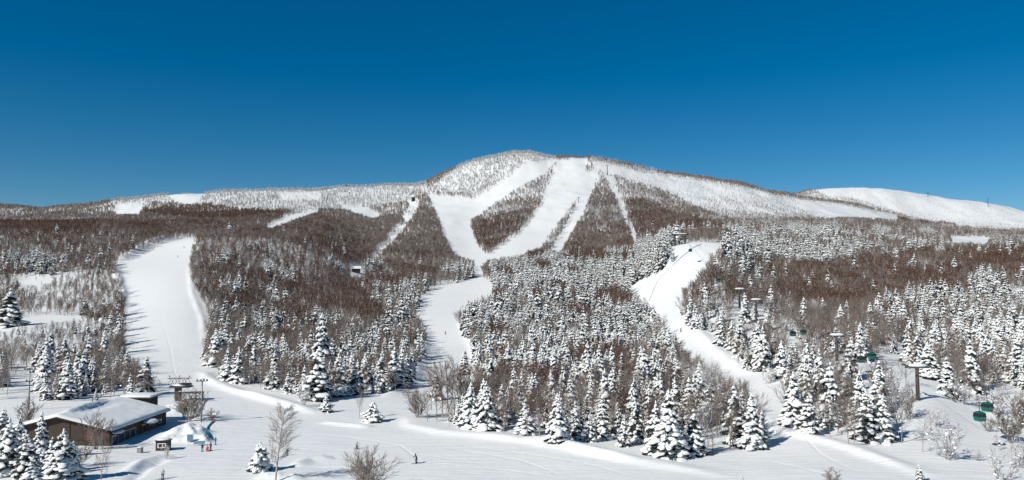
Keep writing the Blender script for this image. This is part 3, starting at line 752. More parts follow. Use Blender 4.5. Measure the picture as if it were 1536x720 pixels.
# ------------------------------------------------------------------ hand-placed trees that the photograph shows singly
def at(px_, row): return ground(px_, row)
taken = []
cnt = {'c': 0, 'b': 0}
def place(kind, pxb, rowb, hpx, label, mesh=None, nat=12.0, wid=1.0, cat='tree', name=None, rz=None, group=None):
    x, y, z = at(pxb, rowb)
    ht = hpx*y/F
    s = ht/nat
    root = empty(name, (x, y, z-0.05), random.uniform(0, 6.28) if rz is None else rz, (s*wid, s*wid, s), label, cat, group)
    link('trunk', mesh[0], root); link('crown' if kind == 'c' else 'branches', mesh[1], root)
    taken.append((x, y, 2.4*s*wid)); cnt[kind] += 1
    return root
CL = [
 (28, 690, 66, 3, 1.0, 'snowy conifer filling the gap between the corner conifer and the slender pointed one'),
 (108, 706, 44, 1, 1.1, 'short snowy conifer right of the broad bushy one before the lodge'),
 (4, 660, 50, 2, 1.1, 'snowy conifer cut by the left picture edge beside the lodge roof'),
 (76, 714, 58, 6, 1.1, 'dark dusted conifer between the slender pointed one and the broad bushy one'),
 (1005, 686, 100, 0, 1.15, 'tallest snow-laden conifer at the front edge of the central stand, right above the road bank'),
 (1041, 683, 68, 6, 1.2, 'dark-sided snowy conifer tucked right of the tallest front conifer'),
 (1128, 673, 82, 4, 1.1, 'snow-smothered conifer at the right tip of the central stand'),
 (1103, 664, 84, 6, 1.0, 'dark-topped conifer behind and left of the snow-smothered one at the stand tip'),
 (788, 652, 56, 0, 1.25, 'lone plump snowy conifer at the front left of the central stand, apart from the others'),
 (905, 657, 64, 1, 1.1, 'slim snowy conifer in the front row of the central stand, left one of a trio'),
 (926, 656, 52, 4, 1.1, 'short white conifer, middle one of the trio in the front row of the central stand'),
 (948, 657, 66, 3, 1.1, 'snowy conifer, right one of the trio in the front row of the central stand'),
 (972, 664, 50, 1, 1.1, 'small snowy conifer just left of the tallest front conifer'),
 (840, 646, 58, 2, 1.0, 'snowy conifer ringed by brown trees, second from the lone plump one'),
 (868, 650, 50, 3, 1.0, 'half-hidden snowy conifer at the edge of the central stand, left of the trio'),
 (1300, 662, 76, 2, 1.25, 'broad snowy conifer, left of a touching pair above the lower right road'),
 (1322, 661, 68, 4, 1.2, 'broad snowy conifer, right of a touching pair above the lower right road'),
 (1190, 640, 82, 0, 1.15, 'tall white conifer beside the lower end of the gondola piste'),
 (1214, 650, 60, 2, 1.2, 'plump white conifer in front of the tall one beside the gondola piste'),
 (1272, 612, 60, 4, 1.3, 'bowed round-topped snowy conifer behind the touching pair'),
 (1252, 638, 44, 6, 1.2, 'small dark snowy conifer left of the touching pair'),
 (1379, 722, 26, 2, 1.2, 'little snowy conifer poking up at the bottom edge below the right road'),
 (1113, 728, 16, 5, 1.2, 'tip of a small conifer at the bottom edge below the central stand'),
 (1394, 567, 54, 4, 1.4, 'wide snow-heaped conifer right behind the nearest gondola tower'),
 (1420, 592, 56, 1, 1.2, 'snowy conifer downhill and right of the nearest gondola tower'),
 (1456, 586, 76, 1, 1.0, 'tall slim grey-white conifer right of the nearest gondola tower'),
 (1482, 557, 60, 3, 1.0, 'frosted conifer between the tall slim one and the picture edge'),
 (1527, 573, 66, 0, 1.3, 'broad snowy conifer at the right picture edge above the clearing'),
 (476, 600, 78, 6, 1.35, 'very dark dense conifer at the front edge of the brown wood'),
 (484, 562, 92, 1, 0.95, 'tallest conifer of the brown wood, standing behind the very dark one'),
 (412, 583, 56, 0, 1.1, 'white conifer at the front edge of the brown wood near the snow bank'),
 (509, 594, 64, 4, 1.2, 'white conifer right of the very dark one at the brown wood edge'),
 (535, 592, 52, 2, 1.1, 'snowy conifer between white conifer and bare trees at the brown wood edge'),
 (590, 583, 62, 6, 1.2, 'dark green conifer near the corner of the brown wood beside the middle piste'),
 (606, 580, 46, 3, 1.1, 'smaller dark conifer at the very corner of the brown wood'),
 (324, 549, 56, 5, 1.2, 'snowy conifer alone at the left corner of the brown wood beside the wide piste'),
 (343, 552, 34, 6, 1.2, 'short dark conifer next to the corner conifer beside the wide piste'),
 (14, 490, 58, 6, 1.5, 'large dark conifer at the left picture edge above the snowy bank'),
 (166, 500, 34, 3, 1.1, 'conifer at the left edge of the wide piste beside the snow-capped post'),
 (162, 560, 42, 3, 1.1, 'conifer in the thicket at the foot of the wide piste, behind the lodge'),
 (218, 592, 58, 2, 1.1, 'frosted conifer behind the lodge roof end, nearest to the lift terminal'),
 (697, 562, 38, 3, 1.2, 'conifer at the right edge of the middle piste, left of the central stand'),
 (654, 600, 44, 2, 1.1, 'snow-dusted conifer among the birches where the middle piste ends'),
 (12, 712, 84, 3, 1.3, 'snowy conifer at the lower left picture corner'),
 (38, 716, 70, 2, 1.2, 'round snowy conifer second from the lower left corner'),
 (62, 690, 72, 1, 0.9, 'slender pointed conifer in front of the lodge gable'),
 (95, 722, 78, 5, 1.35, 'broad bushy conifer in front of the lodge with big snow clumps'),
 (48, 735, 50, 0, 1.4, 'low conifer crown cut by the lower left picture edge'),
]
for a in CL:
    place('c', a[0], a[1], a[2], a[5], CON0[a[3]], 12.2, a[4], 'conifer', 'snowy_conifer')
for a in ((560, 633, 33, 1.0, 'squat snow-clumped conifer standing alone on the open snow below the brown wood'),
          (489, 618, 25, 0.9, 'low snowy conifer bush on the bank left of the squat lone one'),
          (390, 706, 44, 0.95, 'dark bushy conifer at the foot of the tall birch in the foreground')):
    place('c', a[0], a[1], a[2], a[4], BUSHC, 8.1, a[3], 'conifer', 'snowy_conifer')
place('b', 413, 722, 112, 'tall thin-trunked birch with frosted crown in the foreground beside the dark bushy conifer', TALLB, 12.8, 1.2, 'birch', 'birch_tree')
BL = [
 (641, 633, 46, 3, 1.2, 'short frosted birch at the very left end of the birch clump below the middle piste'),
 (664, 627, 72, 0, 1.3, 'tallest brown birch in the clump where the middle piste ends'),
 (682, 631, 60, 5, 1.3, 'brown birch with snow-dotted crown at the front of the birch clump'),
 (699, 627, 66, 0, 1.2, 'brown birch at the right side of the birch clump, left of the wide frosted shrub'),
 (647, 615, 58, 1, 1.3, 'grey birch at the back of the birch clump beside the middle piste'),
 (709, 606, 52, 2, 1.3, 'grey birch behind the wide frosted shrub, back right of the birch clump'),
 (676, 608, 64, 5, 1.2, 'brown birch in the middle of the birch clump, behind the front ones'),
 (673, 631, 78, 1, 1.0, 'brown-crowned birch with pale trunk at the left tip of the central stand'),
 (655, 630, 56, 0, 1.1, 'shorter birch left of the brown-crowned one at the stand tip'),
 (690, 622, 64, 5, 1.0, 'brown birch right of the brown-crowned one at the stand tip'),
 (539, 628, 42, 2, 0.8, 'thin bare sapling left of the squat lone conifer'),
 (1056, 682, 66, 3, 0.8, 'pale-trunked bare tree at the front edge between the dark-sided conifer and the stand tip'),
 (1352, 664, 72, 4, 0.9, 'slender frosted tree right of the touching conifer pair'),
 (1384, 678, 46, 3, 0.9, 'small frosted sapling on the open snow below the gondola line'),
 (152, 732, 70, 2, 0.8, 'thin bare tree at the bottom edge in front of the lodge'),
 (1010, 622, 60, 5, 1.2, 'brown bare tree rising behind the tallest front conifer'),
 (1068, 640, 82, 4, 1.3, 'big fan-shaped frosted tree at the right end of the central stand')]
for a in BL: place('b', a[0], a[1], a[2], a[5], BARE0[a[3]], 10.3, a[4], 'bare tree', 'bare_tree')
SL = [
 (1402, 640, 30, 3, 1.1, 'small frosted shrub on the snow just downhill of the nearest gondola tower'),
 (1492, 622, 36, 1, 1.2, 'frosted shrub directly behind the two nearest green cabins'),
 (1533, 642, 50, 0, 1.2, 'leafless shrub cut by the right picture edge, uphill of the wide one'),
 (1362, 628, 50, 2, 0.8, 'upright frosted shrub at the foot of the nearest gondola tower slope'),
 (1340, 606, 56, 1, 0.8, 'tall frosted shrub left of the nearest gondola tower'),
 (1322, 594, 46, 2, 0.9, 'leafless shrub in the clearing behind the touching conifer pair'),
 (1531, 702, 46, 1, 1.1, 'frosted shrub cut by the right picture edge near the lower corner'),
 (1484, 648, 20, 2, 1.2, 'tiny leafless shrub on the snow right of the nearest cabin'),
 (550, 740, 58, 4, 1.25, 'round leafless shrub cut by the bottom picture edge'),
 (626, 626, 40, 4, 1.1, 'leafless shrub at the foot of the middle piste, left of the birches'),
 (719, 623, 56, 4, 1.1, 'wide frosted shrub between the birches and the lone plump conifer'),
 (456, 607, 26, 1, 1.2, 'small frosted shrub on the bank left of the very dark conifer'),
 (1424, 690, 64, 3, 1.0, 'snow-dotted shrub on the open snow left of the two nearest cabins'),
 (1515, 664, 48, 2, 1.4, 'wide leafless shrub at the right picture edge below the nearest cabins'),
 (1500, 728, 56, 3, 1.2, 'frosted shrub at the lower right picture corner'),
 (1465, 691, 18, 1, 1.3, 'tiny shrub beside the cabin shadows on the snow'),
 (1445, 606, 34, 3, 1.5, 'frosted shrub under the tall slim grey-white conifer'),
 (1247, 726, 22, 0, 1.8, 'shrub top at the bottom picture edge left of the little conifer'),
 (144, 674, 52, 0, 1.0, 'large leafless shrub against the front of the lodge'),
 (120, 700, 38, 2, 1.0, 'leafless shrub right of the broad bushy conifer in front of the lodge'),
 (285, 632, 46, 2, 1.0, 'leafless shrub by the lift terminal, tallest of its clump'),
 (296, 628, 38, 0, 1.0, 'leafless shrub between the lift terminal and the lamp mast'),
 (318, 632, 18, 0, 1.3, 'low shrub right of the lamp mast'),
 (40, 640, 40, 2, 1.2, 'leafless shrub left of the lodge gable'),
 (276, 626, 34, 0, 1.0, 'leafless shrub touching the lift terminal pillar'),
 (1155, 575, 26, 1, 1.4, 'frosted shrub where the gondola piste meets the side track'),
 (250, 688, 22, 1, 0.6, 'tiny bare sapling right in front of the small kiosk')]
for a in SL: place('b', a[0], a[1], a[2], a[5], SHR0[a[3]], 5.2, a[4], 'shrub', 'leafless_shrub')

# keep the woods off the hand-placed trees and the structures
TK = np.array([(a, b, c) for a, b, c in taken] + [(-101, 195, 17), (-101, 186, 15), (-101, 208, 15), (-110, 258, 6)])
ok = ~drop
for x, y, rr in TK: ok &= np.hypot(pts[:, 0]-x, pts[:, 1]-y) > max(rr*0.8, 1.0)
# gondola line corridor
gl = lambda yy: 99.5 + 0.045*yy
for yy_, rr_ in ((218.5, 7), (279, 4.5), (386, 4), (419, 4), (612, 10)):
    ok &= ~((np.abs(pts[:, 0]-gl(yy_)) < rr_) & (Y > yy_-rr_*(1.6 if yy_ > 230 else 1.0)) & (Y < yy_+4))
ok &= ~((np.abs(pts[:, 0]-gl(Y)) < 5.0) & (Y < 400) & (rng.random(n) < 0.8))

# ------------------------------------------------------------------ pick the 300 of each kind that show largest
def where_phrase(x, y, a, b):
    if b > 560 and a < 300: return 'in the thicket behind the lodge'
    if a < 290: return 'in the wood left of the wide piste' if y < 800 else 'in the high wood left of the wide piste'
    if a < 640 and y < 1100: return 'in the brown wood between wide and middle pistes'
    if a < 1130 and a < 1000 + max(0, (b-470))*0.9 and y < 1100: return 'in the dense central stand beside the gondola piste'
    if y < 420: return 'on the slope along the gondola line'
    return 'in the wide wood right of the gondola piste'
def size_phrase(h): return 'tall' if h > 10.5 else ('mid-sized' if h > 8 else 'small')
ind = np.zeros(n, bool)
order = np.argsort(-(scl*np.where(iscon, 12, 10))/Y)
limit = {True: 300-cnt['c'], False: 300-cnt['b']}
num = {True: 0, False: 0}
inview = (px > 2) & (px < 1534) & (py < 716)
for q in order:
    if not ok[q] or not inview[q] or Y[q] > 620: continue
    kq = bool(iscon[q])
    if num[kq] >= limit[kq]: continue
    num[kq] += 1; ind[q] = True
    s = float(scl[q]); ht = s*(12 if kq else 10)
    ph = where_phrase(pts[q, 0], Y[q], px[q], py[q]); sz = size_phrase(ht)
    loc = (float(pts[q, 0]), float(Y[q]), float(zz[q])-0.05)
    if kq:
        v = int(rng.integers(0, 7)); pair = CON0[v]
        look = 'snow-laden conifer' if v != 6 else 'dark green snow-dusted conifer'
        if Y[q] < 360:
            root = empty('snowy_conifer', loc, float(rot[q]), s, '%s %s %s' % (sz, look, ph), 'conifer', 'conifers ' + ph)
            link('trunk', pair[0], root); link('crown', pair[1], root)
        else:
            root = link('snowy_conifer', LIBMESH[idx[q]]); root.location = loc; root.rotation_euler = (0, 0, float(rot[q])); root.scale = (s,)*3
            tag(root, '%s snow-laden conifer %s' % (sz, ph), 'conifer', 'conifers ' + ph)
    else:
        kb = kind_b[q]
        look = ['brown bare tree', 'grey-brown bare tree', 'frosted bare tree'][kb]
        if Y[q] < 360:
            pair = BARE0[[(0, 5), (1, 2), (3, 4)][kb][int(rng.integers(0, 2))]]
            root = empty('bare_tree', loc, float(rot[q]), s, '%s %s %s' % (sz, look, ph), 'bare tree', 'bare trees ' + ph)
            link('trunk', pair[0], root); link('branches', pair[1], root)
        else:
            root = link('bare_tree', LIBMESH[idx[q]]); root.location = loc; root.rotation_euler = (0, 0, float(rot[q])); root.scale = (s,)*3
            tag(root, '%s %s %s' % (sz, look, ph), 'bare tree', 'bare trees ' + ph)

def forest(name, sel, label, cat):
    me = bpy.data.meshes.new(name)
    P = np.stack([pts[sel, 0], pts[sel, 1], zz[sel]-0.05], 1).astype(np.float32)
    me.vertices.add(len(P)); me.vertices.foreach_set('co', P.ravel())
    a = me.attributes.new('idx', 'INT', 'POINT'); a.data.foreach_set('value', idx[sel].astype(np.int32))
    a = me.attributes.new('scl', 'FLOAT', 'POINT'); a.data.foreach_set('value', scl[sel].astype(np.float32))
    a = me.attributes.new('rot', 'FLOAT_VECTOR', 'POINT')
    rv_ = np.zeros((len(P), 3), np.float32); rv_[:, 2] = rot[sel]; rv_[:, :2] = rng.normal(0, 0.03, (len(P), 2)); a.data.foreach_set('vector', rv_.ravel())
    o = link(name, me); tag(o, label, cat); o['kind'] = 'stuff'
    ng = bpy.data.node_groups.new(name, 'GeometryNodeTree')
    ng.interface.new_socket('Geometry', in_out='INPUT', socket_type='NodeSocketGeometry')
    ng.interface.new_socket('Geometry', in_out='OUTPUT', socket_type='NodeSocketGeometry')
    N = ng.nodes; L = ng.links.new
    gi = N.new('NodeGroupInput'); go = N.new('NodeGroupOutput'); ip = N.new('GeometryNodeInstanceOnPoints')
    cinf = N.new('GeometryNodeCollectionInfo'); cinf.inputs['Collection'].default_value = LIB
    cinf.inputs['Separate Children'].default_value = True; cinf.inputs['Reset Children'].default_value = True
    def na(nm, ty):
        q = N.new('GeometryNodeInputNamedAttribute'); q.data_type = ty; q.inputs['Name'].default_value = nm
        return [s for s in q.outputs if s.enabled and s.name == 'Attribute'][0]
    L(gi.outputs[0], ip.inputs['Points']); L(cinf.outputs[0], ip.inputs['Instance'])
    ip.inputs['Pick Instance'].default_value = True
    L(na('idx', 'INT'), ip.inputs['Instance Index']); L(na('rot', 'FLOAT_VECTOR'), ip.inputs['Rotation']); L(na('scl', 'FLOAT'), ip.inputs['Scale'])
    L(ip.outputs[0], go.inputs[0])
    md = o.modifiers.new('woods', 'NODES'); md.node_group = ng
    return o
rest = ok & ~ind
forest('conifer_forest', rest & iscon, 'mass of snow-covered conifers spread over the mountain slopes', 'forest')
forest('bare_woodland', rest & ~iscon, 'mass of leafless brown and frosted trees over the mountain slopes', 'woodland')
print('TREES', n, 'conifers', int(iscon.sum()), 'individual', num)
#PART2
# ------------------------------------------------------------------ lodge
lod_r = empty('lodge', (-101, 181, 0), 0, 1, 'long brown timber lodge with a low gabled roof under thick snow', 'building')
def hz(x, y): return float(H(x, y))
W2, LN, EV, RG = 11.6, 29.0, 4.0, 6.9
m = MB()
for y in (0.0, LN):
    pass
m.poly([(-W2, 0, -1), (W2, 0, -1), (W2, 0, EV), (0, 0, RG), (-W2, 0, EV)])
m.poly([(-W2, LN, -1), (-W2, LN, EV), (0, LN, RG), (W2, LN, EV), (W2, LN, -1)])
m.poly([(W2, 0, -1), (W2, LN, -1), (W2, LN, EV), (W2, 0, EV)])
m.poly([(-W2, 0, -1), (-W2, 0, EV), (-W2, LN, EV), (-W2, LN, -1)])
m.build('wall', M_wood, lod_r)
# gable boards and posts
m = MB()
for x in (-11.5, -7, -2.5, 2.5, 6.2, 11.5):
    zt = EV + (RG-EV)*(1-abs(x)/W2) - 0.25
    m.box((x, -0.06, zt/2-0.4), (0.22, 0.12, zt+0.8))
m.box((0, -0.07, 2.0), (2*W2, 0.10, 0.22)); m.build('wall_post', M_darkwood, lod_r)
m = MB(); m.poly([(6.4, -0.05, 2.2), (11.3, -0.05, 2.2), (11.3, -0.05, 3.75), (6.4, -0.05, 4.9)]); m.build('red_panel', M_redwood, lod_r)['label'] = 'red brown painted panel'
for x in (-9.3, -4.8, 0.0, 8.8):
    fr_ = MB().box((x, -0.10, 1.05), (2.7, 0.14, 1.5)).build('window', M_darkwood, lod_r)
    MB().box((x, -0.19, 1.05), (2.4, 0.04, 1.2)).build('pane', M_glass, fr_)
# side wall: glazed entrance, doors, windows
fr_ = MB()
for y in (0.6, 3.4, 6.2, 9.0, 11.8): fr_.box((W2+0.10, y, 1.2), (0.18, 0.18, 3.0))
fr_.box((W2+0.10, 6.2, 2.75), (0.16, 11.4, 0.2)); e = fr_.build('entrance_frame', M_trim, lod_r)
for y in (2.0, 4.8, 7.6, 10.4): MB().box((W2+0.05, y, 1.2), (0.06, 2.5, 2.8)).build('pane', M_glass, e)
for y in (15.2, 17.6): 
    d = MB().box((W2+0.08, y, 1.0), (0.12, 1.8, 2.3)).build('door', M_darkwood, lod_r)
    MB().box((W2+0.17, y+0.6, 1.0), (0.06, 0.08, 0.4)).build('handle', M_trim, d)
MB().box((W2+0.12, 16.6, 2.65), (0.10, 3.0, 0.45)).build('sign_board', mat('ochre_board', (0.45, 0.33, 0.10), 0.7), lod_r)
for y in (22.0, 25.2):
    w_ = MB().box((W2+0.07, y, 2.0), (0.12, 2.0, 1.3)).build('window', M_trim, lod_r)
    MB().box((W2+0.15, y, 2.0), (0.05, 1.75, 1.05)).build('pane', M_glass, w_)
# roof with snow
def roof_sheet(z0, z1, ox, oy0, oy1, name, mt, parent, noise=0.0, seed=0):
    """two-slope slab with rounded snow surface"""
    nx, ny = 48, 60; V = []; Fc = []
    r = random.Random(seed)
    for layer in (0, 1):
        for jy in range(ny+1):
            y = oy0 + (oy1-oy0)*jy/ny
            for ix in range(nx+1):
                x = -ox + 2*ox*ix/nx
                base = EV + (RG-EV)*(1-abs(x)/W2)
                if layer == 0: z = base + z0
                else:
                    ex = min(1, (ox-abs(x))/0.7, (y-oy0)/0.6, (oy1-y)/0.6); ex = max(ex, 0)
                    th = z1-z0
                    nz = noise*(vnoise(np.array(x/3.5), np.array(y/5.0))*0.9 + 0.5*vnoise(np.array(x/1.2+9), np.array(y/1.6)))
                    ridge = 0.0
                    if noise:
                        # wind-packed cornice left of the ridge, hollow right of it
                        cy = max(0, math.sin(math.pi*min(max((y-3)/19, 0), 1)))**0.5
                        wv = 0.5*math.sin(y*0.9) + 0.3*math.sin(y*2.1)
                        ridge = 0.75*cy*math.exp(-((x+0.4)/1.0)**2) if x < 0.5+wv*0.5 else -0.35*cy*math.exp(-((x-1.9-wv*0.5)/1.3)**2)
                    z = base + z0 + th*(ex**0.4 if noise else 1) + float(nz)*min(1, ex) + ridge
                V.append((x, y, z))
    n1 = (nx+1)*(ny+1)
    for jy in range(ny):
        for ix in range(nx):
            q = jy*(nx+1)+ix
            Fc.append((q, q+nx+1, q+nx+2, q+1)); Fc.append((n1+q, n1+q+1, n1+q+nx+2, n1+q+nx+1))
    for ix in range(nx):
        q = ix; Fc.append((q, q+1, n1+q+1, n1+q)); q = ny*(nx+1)+ix; Fc.append((q+1, q, n1+q, n1+q+1))
    for jy in range(ny):
        q = jy*(nx+1); Fc.append((q+nx+1, q, n1+q, n1+q+nx+1)); q = jy*(nx+1)+nx; Fc.append((q, q+nx+1, n1+q+nx+1, n1+q))
    return link(name, mesh_np(name, V, Fc, [mt], None, bool(noise)), parent)
rf = roof_sheet(0.02, 0.28, W2+0.75, -0.9, LN+0.9, 'roof', M_darkwood, lod_r)
roof_sheet(0.285, 0.80, W2+0.85, -1.0, LN+1.0, 'roof_snow', M_snow, rf, 0.22, 3)
# awning over the door
aw = MB().box((W2+1.3, 17.0, 3.15), (2.7, 5.6, 0.16), ry=R(16)).build('awning', M_darkwood, lod_r)
MB().blob((W2+1.35, 17.0, 3.38), (1.5, 3.0, 0.34), 0, 4, 0.04, Matrix.Rotation(R(14), 3, 'Y')).build('awning_snow', M_snow, aw, True)
aw = MB().box((W2+0.8, 1.9, 3.2), (1.6, 3.8, 0.14), ry=R(12)).build('porch_roof', M_darkwood, lod_r)
MB().blob((W2+0.85, 1.9, 3.42), (0.95, 2.1, 0.30), 0, 8, 0.05, Matrix.Rotation(R(12), 3, 'Y')).build('porch_snow', M_snow, aw, True)
# rear cross wing
m = MB(); m.box((3.4, LN+3.4, 3.3), (6.6, 5.2, 7.4)); m.build('rear_wing', M_darkwood, lod_r)
m = MB(); m.box((3.4, LN+3.4, 7.12), (8.0, 6.6, 0.2)); rw = m.build('wing_roof', M_darkwood, lod_r)
m = MB(); m.box((3.4, LN+3.4, 7.52), (8.1, 6.7, 0.56)); sn = m.build('wing_snow', M_snow, rw, True, 0.2)
m = MB(); m.tube((-3, 20, 6.5), (-3, 20, 8.3), 0.22, n=10); m.build('flue_pipe', M_steel, rf, True)

def ground_z(px_, row): return ground(px_, row)
def size_at(px_h, y): return px_h*y/F

# small kiosk
x, y, z = ground(245, 675)
k_ = empty('kiosk', (x, y, z), R(8), 1, 'small dark timber kiosk with a framed white sign and snow on its roof', 'kiosk')
MB().box((0, 0, 1.0), (2.7, 2.0, 2.1)).build('wall', M_darkwood, k_, bevel=0.03)
MB().box((0, 0, 2.12), (3.1, 2.4, 0.12)).build('roof', M_darkwood, k_)
MB().blob((0, 0, 2.32), (1.6, 1.25, 0.26), 0, 5, 0.04).build('roof_snow', M_snow, k_, True)
sg = MB().box((-0.1, -1.05, 1.15), (1.7, 0.08, 1.0)).build('sign', M_white, k_)
MB().box((-0.35, -1.10, 1.15), (0.75, 0.03, 0.7)).build('sign_field', M_darkwood, sg); MB().box((0.4, -1.10, 1.15), (0.4, 0.03, 0.7)).build('sign_field', M_rust, sg)
# utility box
x, y, z = ground(210, 679)
k_ = empty('utility_box', (x, y, z), 0, 1, 'grey utility box standing in the snow in front of the lodge corner', 'utility box')
MB().box((0, 0, 0.5), (1.0, 0.8, 1.2)).build('cabinet', M_steel, k_, bevel=0.04)
MB().blob((0, 0, 1.16), (0.55, 0.45, 0.14), 0, 6, 0.05).build('snow_cap', M_snow, k_, True)
MB().box((0.0, -0.42, 0.55), (0.7, 0.03, 0.8)).build('door', M_trim, k_)

# boards and net by the snow pile
def board(px_, row, w, h, rz, tilt, mt, label):
    x, y, z = ground(px_, row)
    o = empty('board', (x, y, z), rz, 1, label, 'board')
    MB().box((0, 0, 0.35+h/2*math.cos(tilt)), (w, 0.08, h), rx=tilt).build('panel', mt, o, bevel=0.01)
    for s in (-1, 1): MB().tube((s*w*0.42, 0.1, -0.5), (s*w*0.42, 0.1, 0.45+h*math.cos(tilt)*0.8), 0.04).build('post', M_steel, o)
    return o
board(285, 664, 1.3, 1.5, R(10), 0, M_blue, 'upright grey-blue board standing against the big snow pile')
board(299, 668, 2.4, 0.9, R(12), R(-50), M_blue, 'low slanted blue board lying beside the upright one near the skiers')
x0, y0, z0 = ground(307, 654)
nt_ = empty('safety_net', (x0, y0, z0), 0, 1, 'teal safety net curving from the snow pile towards the lamp mast', 'safety net')
path = []
for px_, row in ((307, 654), (308.5, 648), (311, 642), (315, 637), (321, 632)):
    x, y, z = ground(px_, row); path.append((x-x0, y-y0, z-z0))
V = []; Fc = []
for i_, p in enumerate(path):
    for dx_ in (-0.03, 0.03): V += [(p[0]+dx_, p[1], p[2]-0.3), (p[0]+dx_, p[1], p[2]+0.42)]
for i_ in range(len(path)-1):
    a_ = i_*4; Fc += [(a_, a_+1, a_+5, a_+4), (a_+2, a_+6, a_+7, a_+3), (a_+1, a_+3, a_+7, a_+5)]
link('net', mesh_np('net', V, Fc, [M_cyan], None, False), nt_)
for p in path: MB().tube((p[0], p[1], p[2]-0.3), (p[0], p[1], p[2]+0.55), 0.035, n=6).build('post', M_steel, nt_)
x, y, z = ground(321, 634)
o = empty('marker_post', (x, y, z), 0, 1, 'red and white marker post with a small sign at the end of the teal net', 'marker post')
MB().tube((0, 0, -0.3), (0, 0, 2.6), 0.06).build('post', M_red, o); MB().box((0, -0.08, 2.3), (0.9, 0.05, 0.5)).build('sign', M_white, o)

# ------------------------------------------------------------------ lift terminal by the lodge
x, y, z = ground(267, 601)
t = empty('lift_terminal', (x, y, z), 0, 1, 'chairlift return terminal with thick brown pillar, snowy deck and steel truss on top', 'lift terminal')
MB().box((0, 0, 1.8), (1.5, 1.5, 4.6), taper=1.15).build('pillar', M_rust, t, bevel=0.05)
dk = MB().box((0.9, 0, 4.4), (6.2, 3.4, 0.5)).build('deck', M_dark, t)
MB().blob((0.7, 0, 4.85), (3.2, 1.9, 0.5), 0, 2, 0.06).build('deck_snow', M_snow, dk, True)
MB().tube((2.2, 0, 5.0), (2.2, 0, 5.35), 1.9, n=24).build('bullwheel', M_dark, t)
m = MB()
for yy in (-1.3, 1.3):
    m.tube((-3.0, yy, 6.9), (3.6, yy, 6.9), 0.08, n=6); m.tube((-2.6, yy, 5.0), (3.2, yy, 5.0), 0.08, n=6)
    xs = np.linspace(-2.8, 3.4, 7)
    for q in range(6):
        m.tube((xs[q], yy, 6.9 if q % 2 else 5.0), (xs[q+1], yy, 5.0 if q % 2 else 6.9), 0.06, n=5)
for xx in (-2.8, 0.3, 3.4): m.tube((xx, -1.3, 6.9), (xx, 1.3, 6.9), 0.07, n=5); m.tube((xx, 0, 6.9), (xx, 0, 7.6), 0.05, n=5); m.box((xx, 0, 7.6), (0.35, 0.3, 0.25))
m.build('truss', M_dark, t)
m = MB(); m.box((4.6, -1.5, 2.9), (8.2, 0.25, 0.3)); m.box((3.9, 1.2, 2.2), (7.4, 0.25, 0.3)); m.box((4.2, -1.5, 1.5), (0.15, 0.15, 3.0)); m.box((8.2, -1.5, 1.5), (0.15, 0.15, 3.0)); m.box((7.4, 1.2, 1.0), (0.15, 0.15, 2.6))
m.build('loading_beam', M_dark, t)
m = MB(); m.box((4.6, -1.5, 3.1), (7.6, 0.3, 0.12)); m.build('beam_snow', M_snow, t, True)
# rail frames behind the lodge
x, y, z = ground(240, 616)
o = empty('rope_barrier', (x, y, z), R(-12), 1, 'dark queue barrier rails half buried in snow between lodge and lift terminal', 'barrier')
m = MB()
for q in range(6): m.tube((-5+2*q, 0.3*(q % 2), -0.4), (-5+2*q, 0.3*(q % 2), 1.3), 0.05, n=6)
m.build('post', M_dark, o); o.children[0]['label'] = 'row of rail posts'
m = MB()
for q in range(5): m.tube((-5+2*q, 0.3*(q % 2), 1.2), (-3+2*q, 0.3*((q+1) % 2), 1.2 if q % 2 else 0.5), 0.045, n=6)
m.build('rail', M_dark, o)

def lamp_mast(px_, row, hpx, label, arms):
    x, y, z = ground(px_, row); h = size_at(hpx, y)
    o = empty('lamp_mast', (x, y, z), R(20), 1, label, 'lamp mast')
    MB().tube((0, 0, -0.5), (0, 0, h-0.2), 0.22, 0.14, 10).build('pole', M_steel, o, True)
    for (zz_, hw) in arms:
        MB().tube((-hw, 0, h*zz_), (hw, 0, h*zz_), 0.07, n=6).build('crossarm', M_steel, o)
        for s in (-1, -0.33, 0.33, 1) if hw > 1 else (-1, 1):
            l_ = MB().box((s*hw, -0.25, h*zz_+0.3), (0.5, 0.4, 0.5), rx=R(-25)).build('floodlight', M_steel, o, bevel=0.03)
            MB().box((s*hw, -0.47, h*zz_+0.20), (0.42, 0.03, 0.40), rx=R(-25)).build('lens', M_glass, l_)
    MB().blob((0, 0, h*arms[0][0]+0.62), (0.9, 0.4, 0.18), 0, 3, 0.05).build('snow_cap', M_snow, o, True)
    return o
lamp_mast(302, 633, 62, 'tall floodlight mast beside the wide piste, right of the lift terminal', [(0.965, 1.2)])
lamp_mast(43, 615, 64, 'tall floodlight mast standing behind the lodge at the far left', [(0.93, 1.3), (0.66, 0.7)])
x, y, z = ground(151, 518); h = size_at(36, y)
o = empty('snow_capped_post', (x, y, z), 0, 1, 'thin pole with a round white snow cap in the bare wood beside the wide piste', 'pole')
MB().tube((0, 0, -0.5), (0, 0, h), 0.18, 0.15, 8).build('pole', M_rust, o); MB().blob((0, 0, h+0.5), (1.35, 1.35, 1.25), 0, 3, 0.05).build('snow_cap', M_snow, o, True)

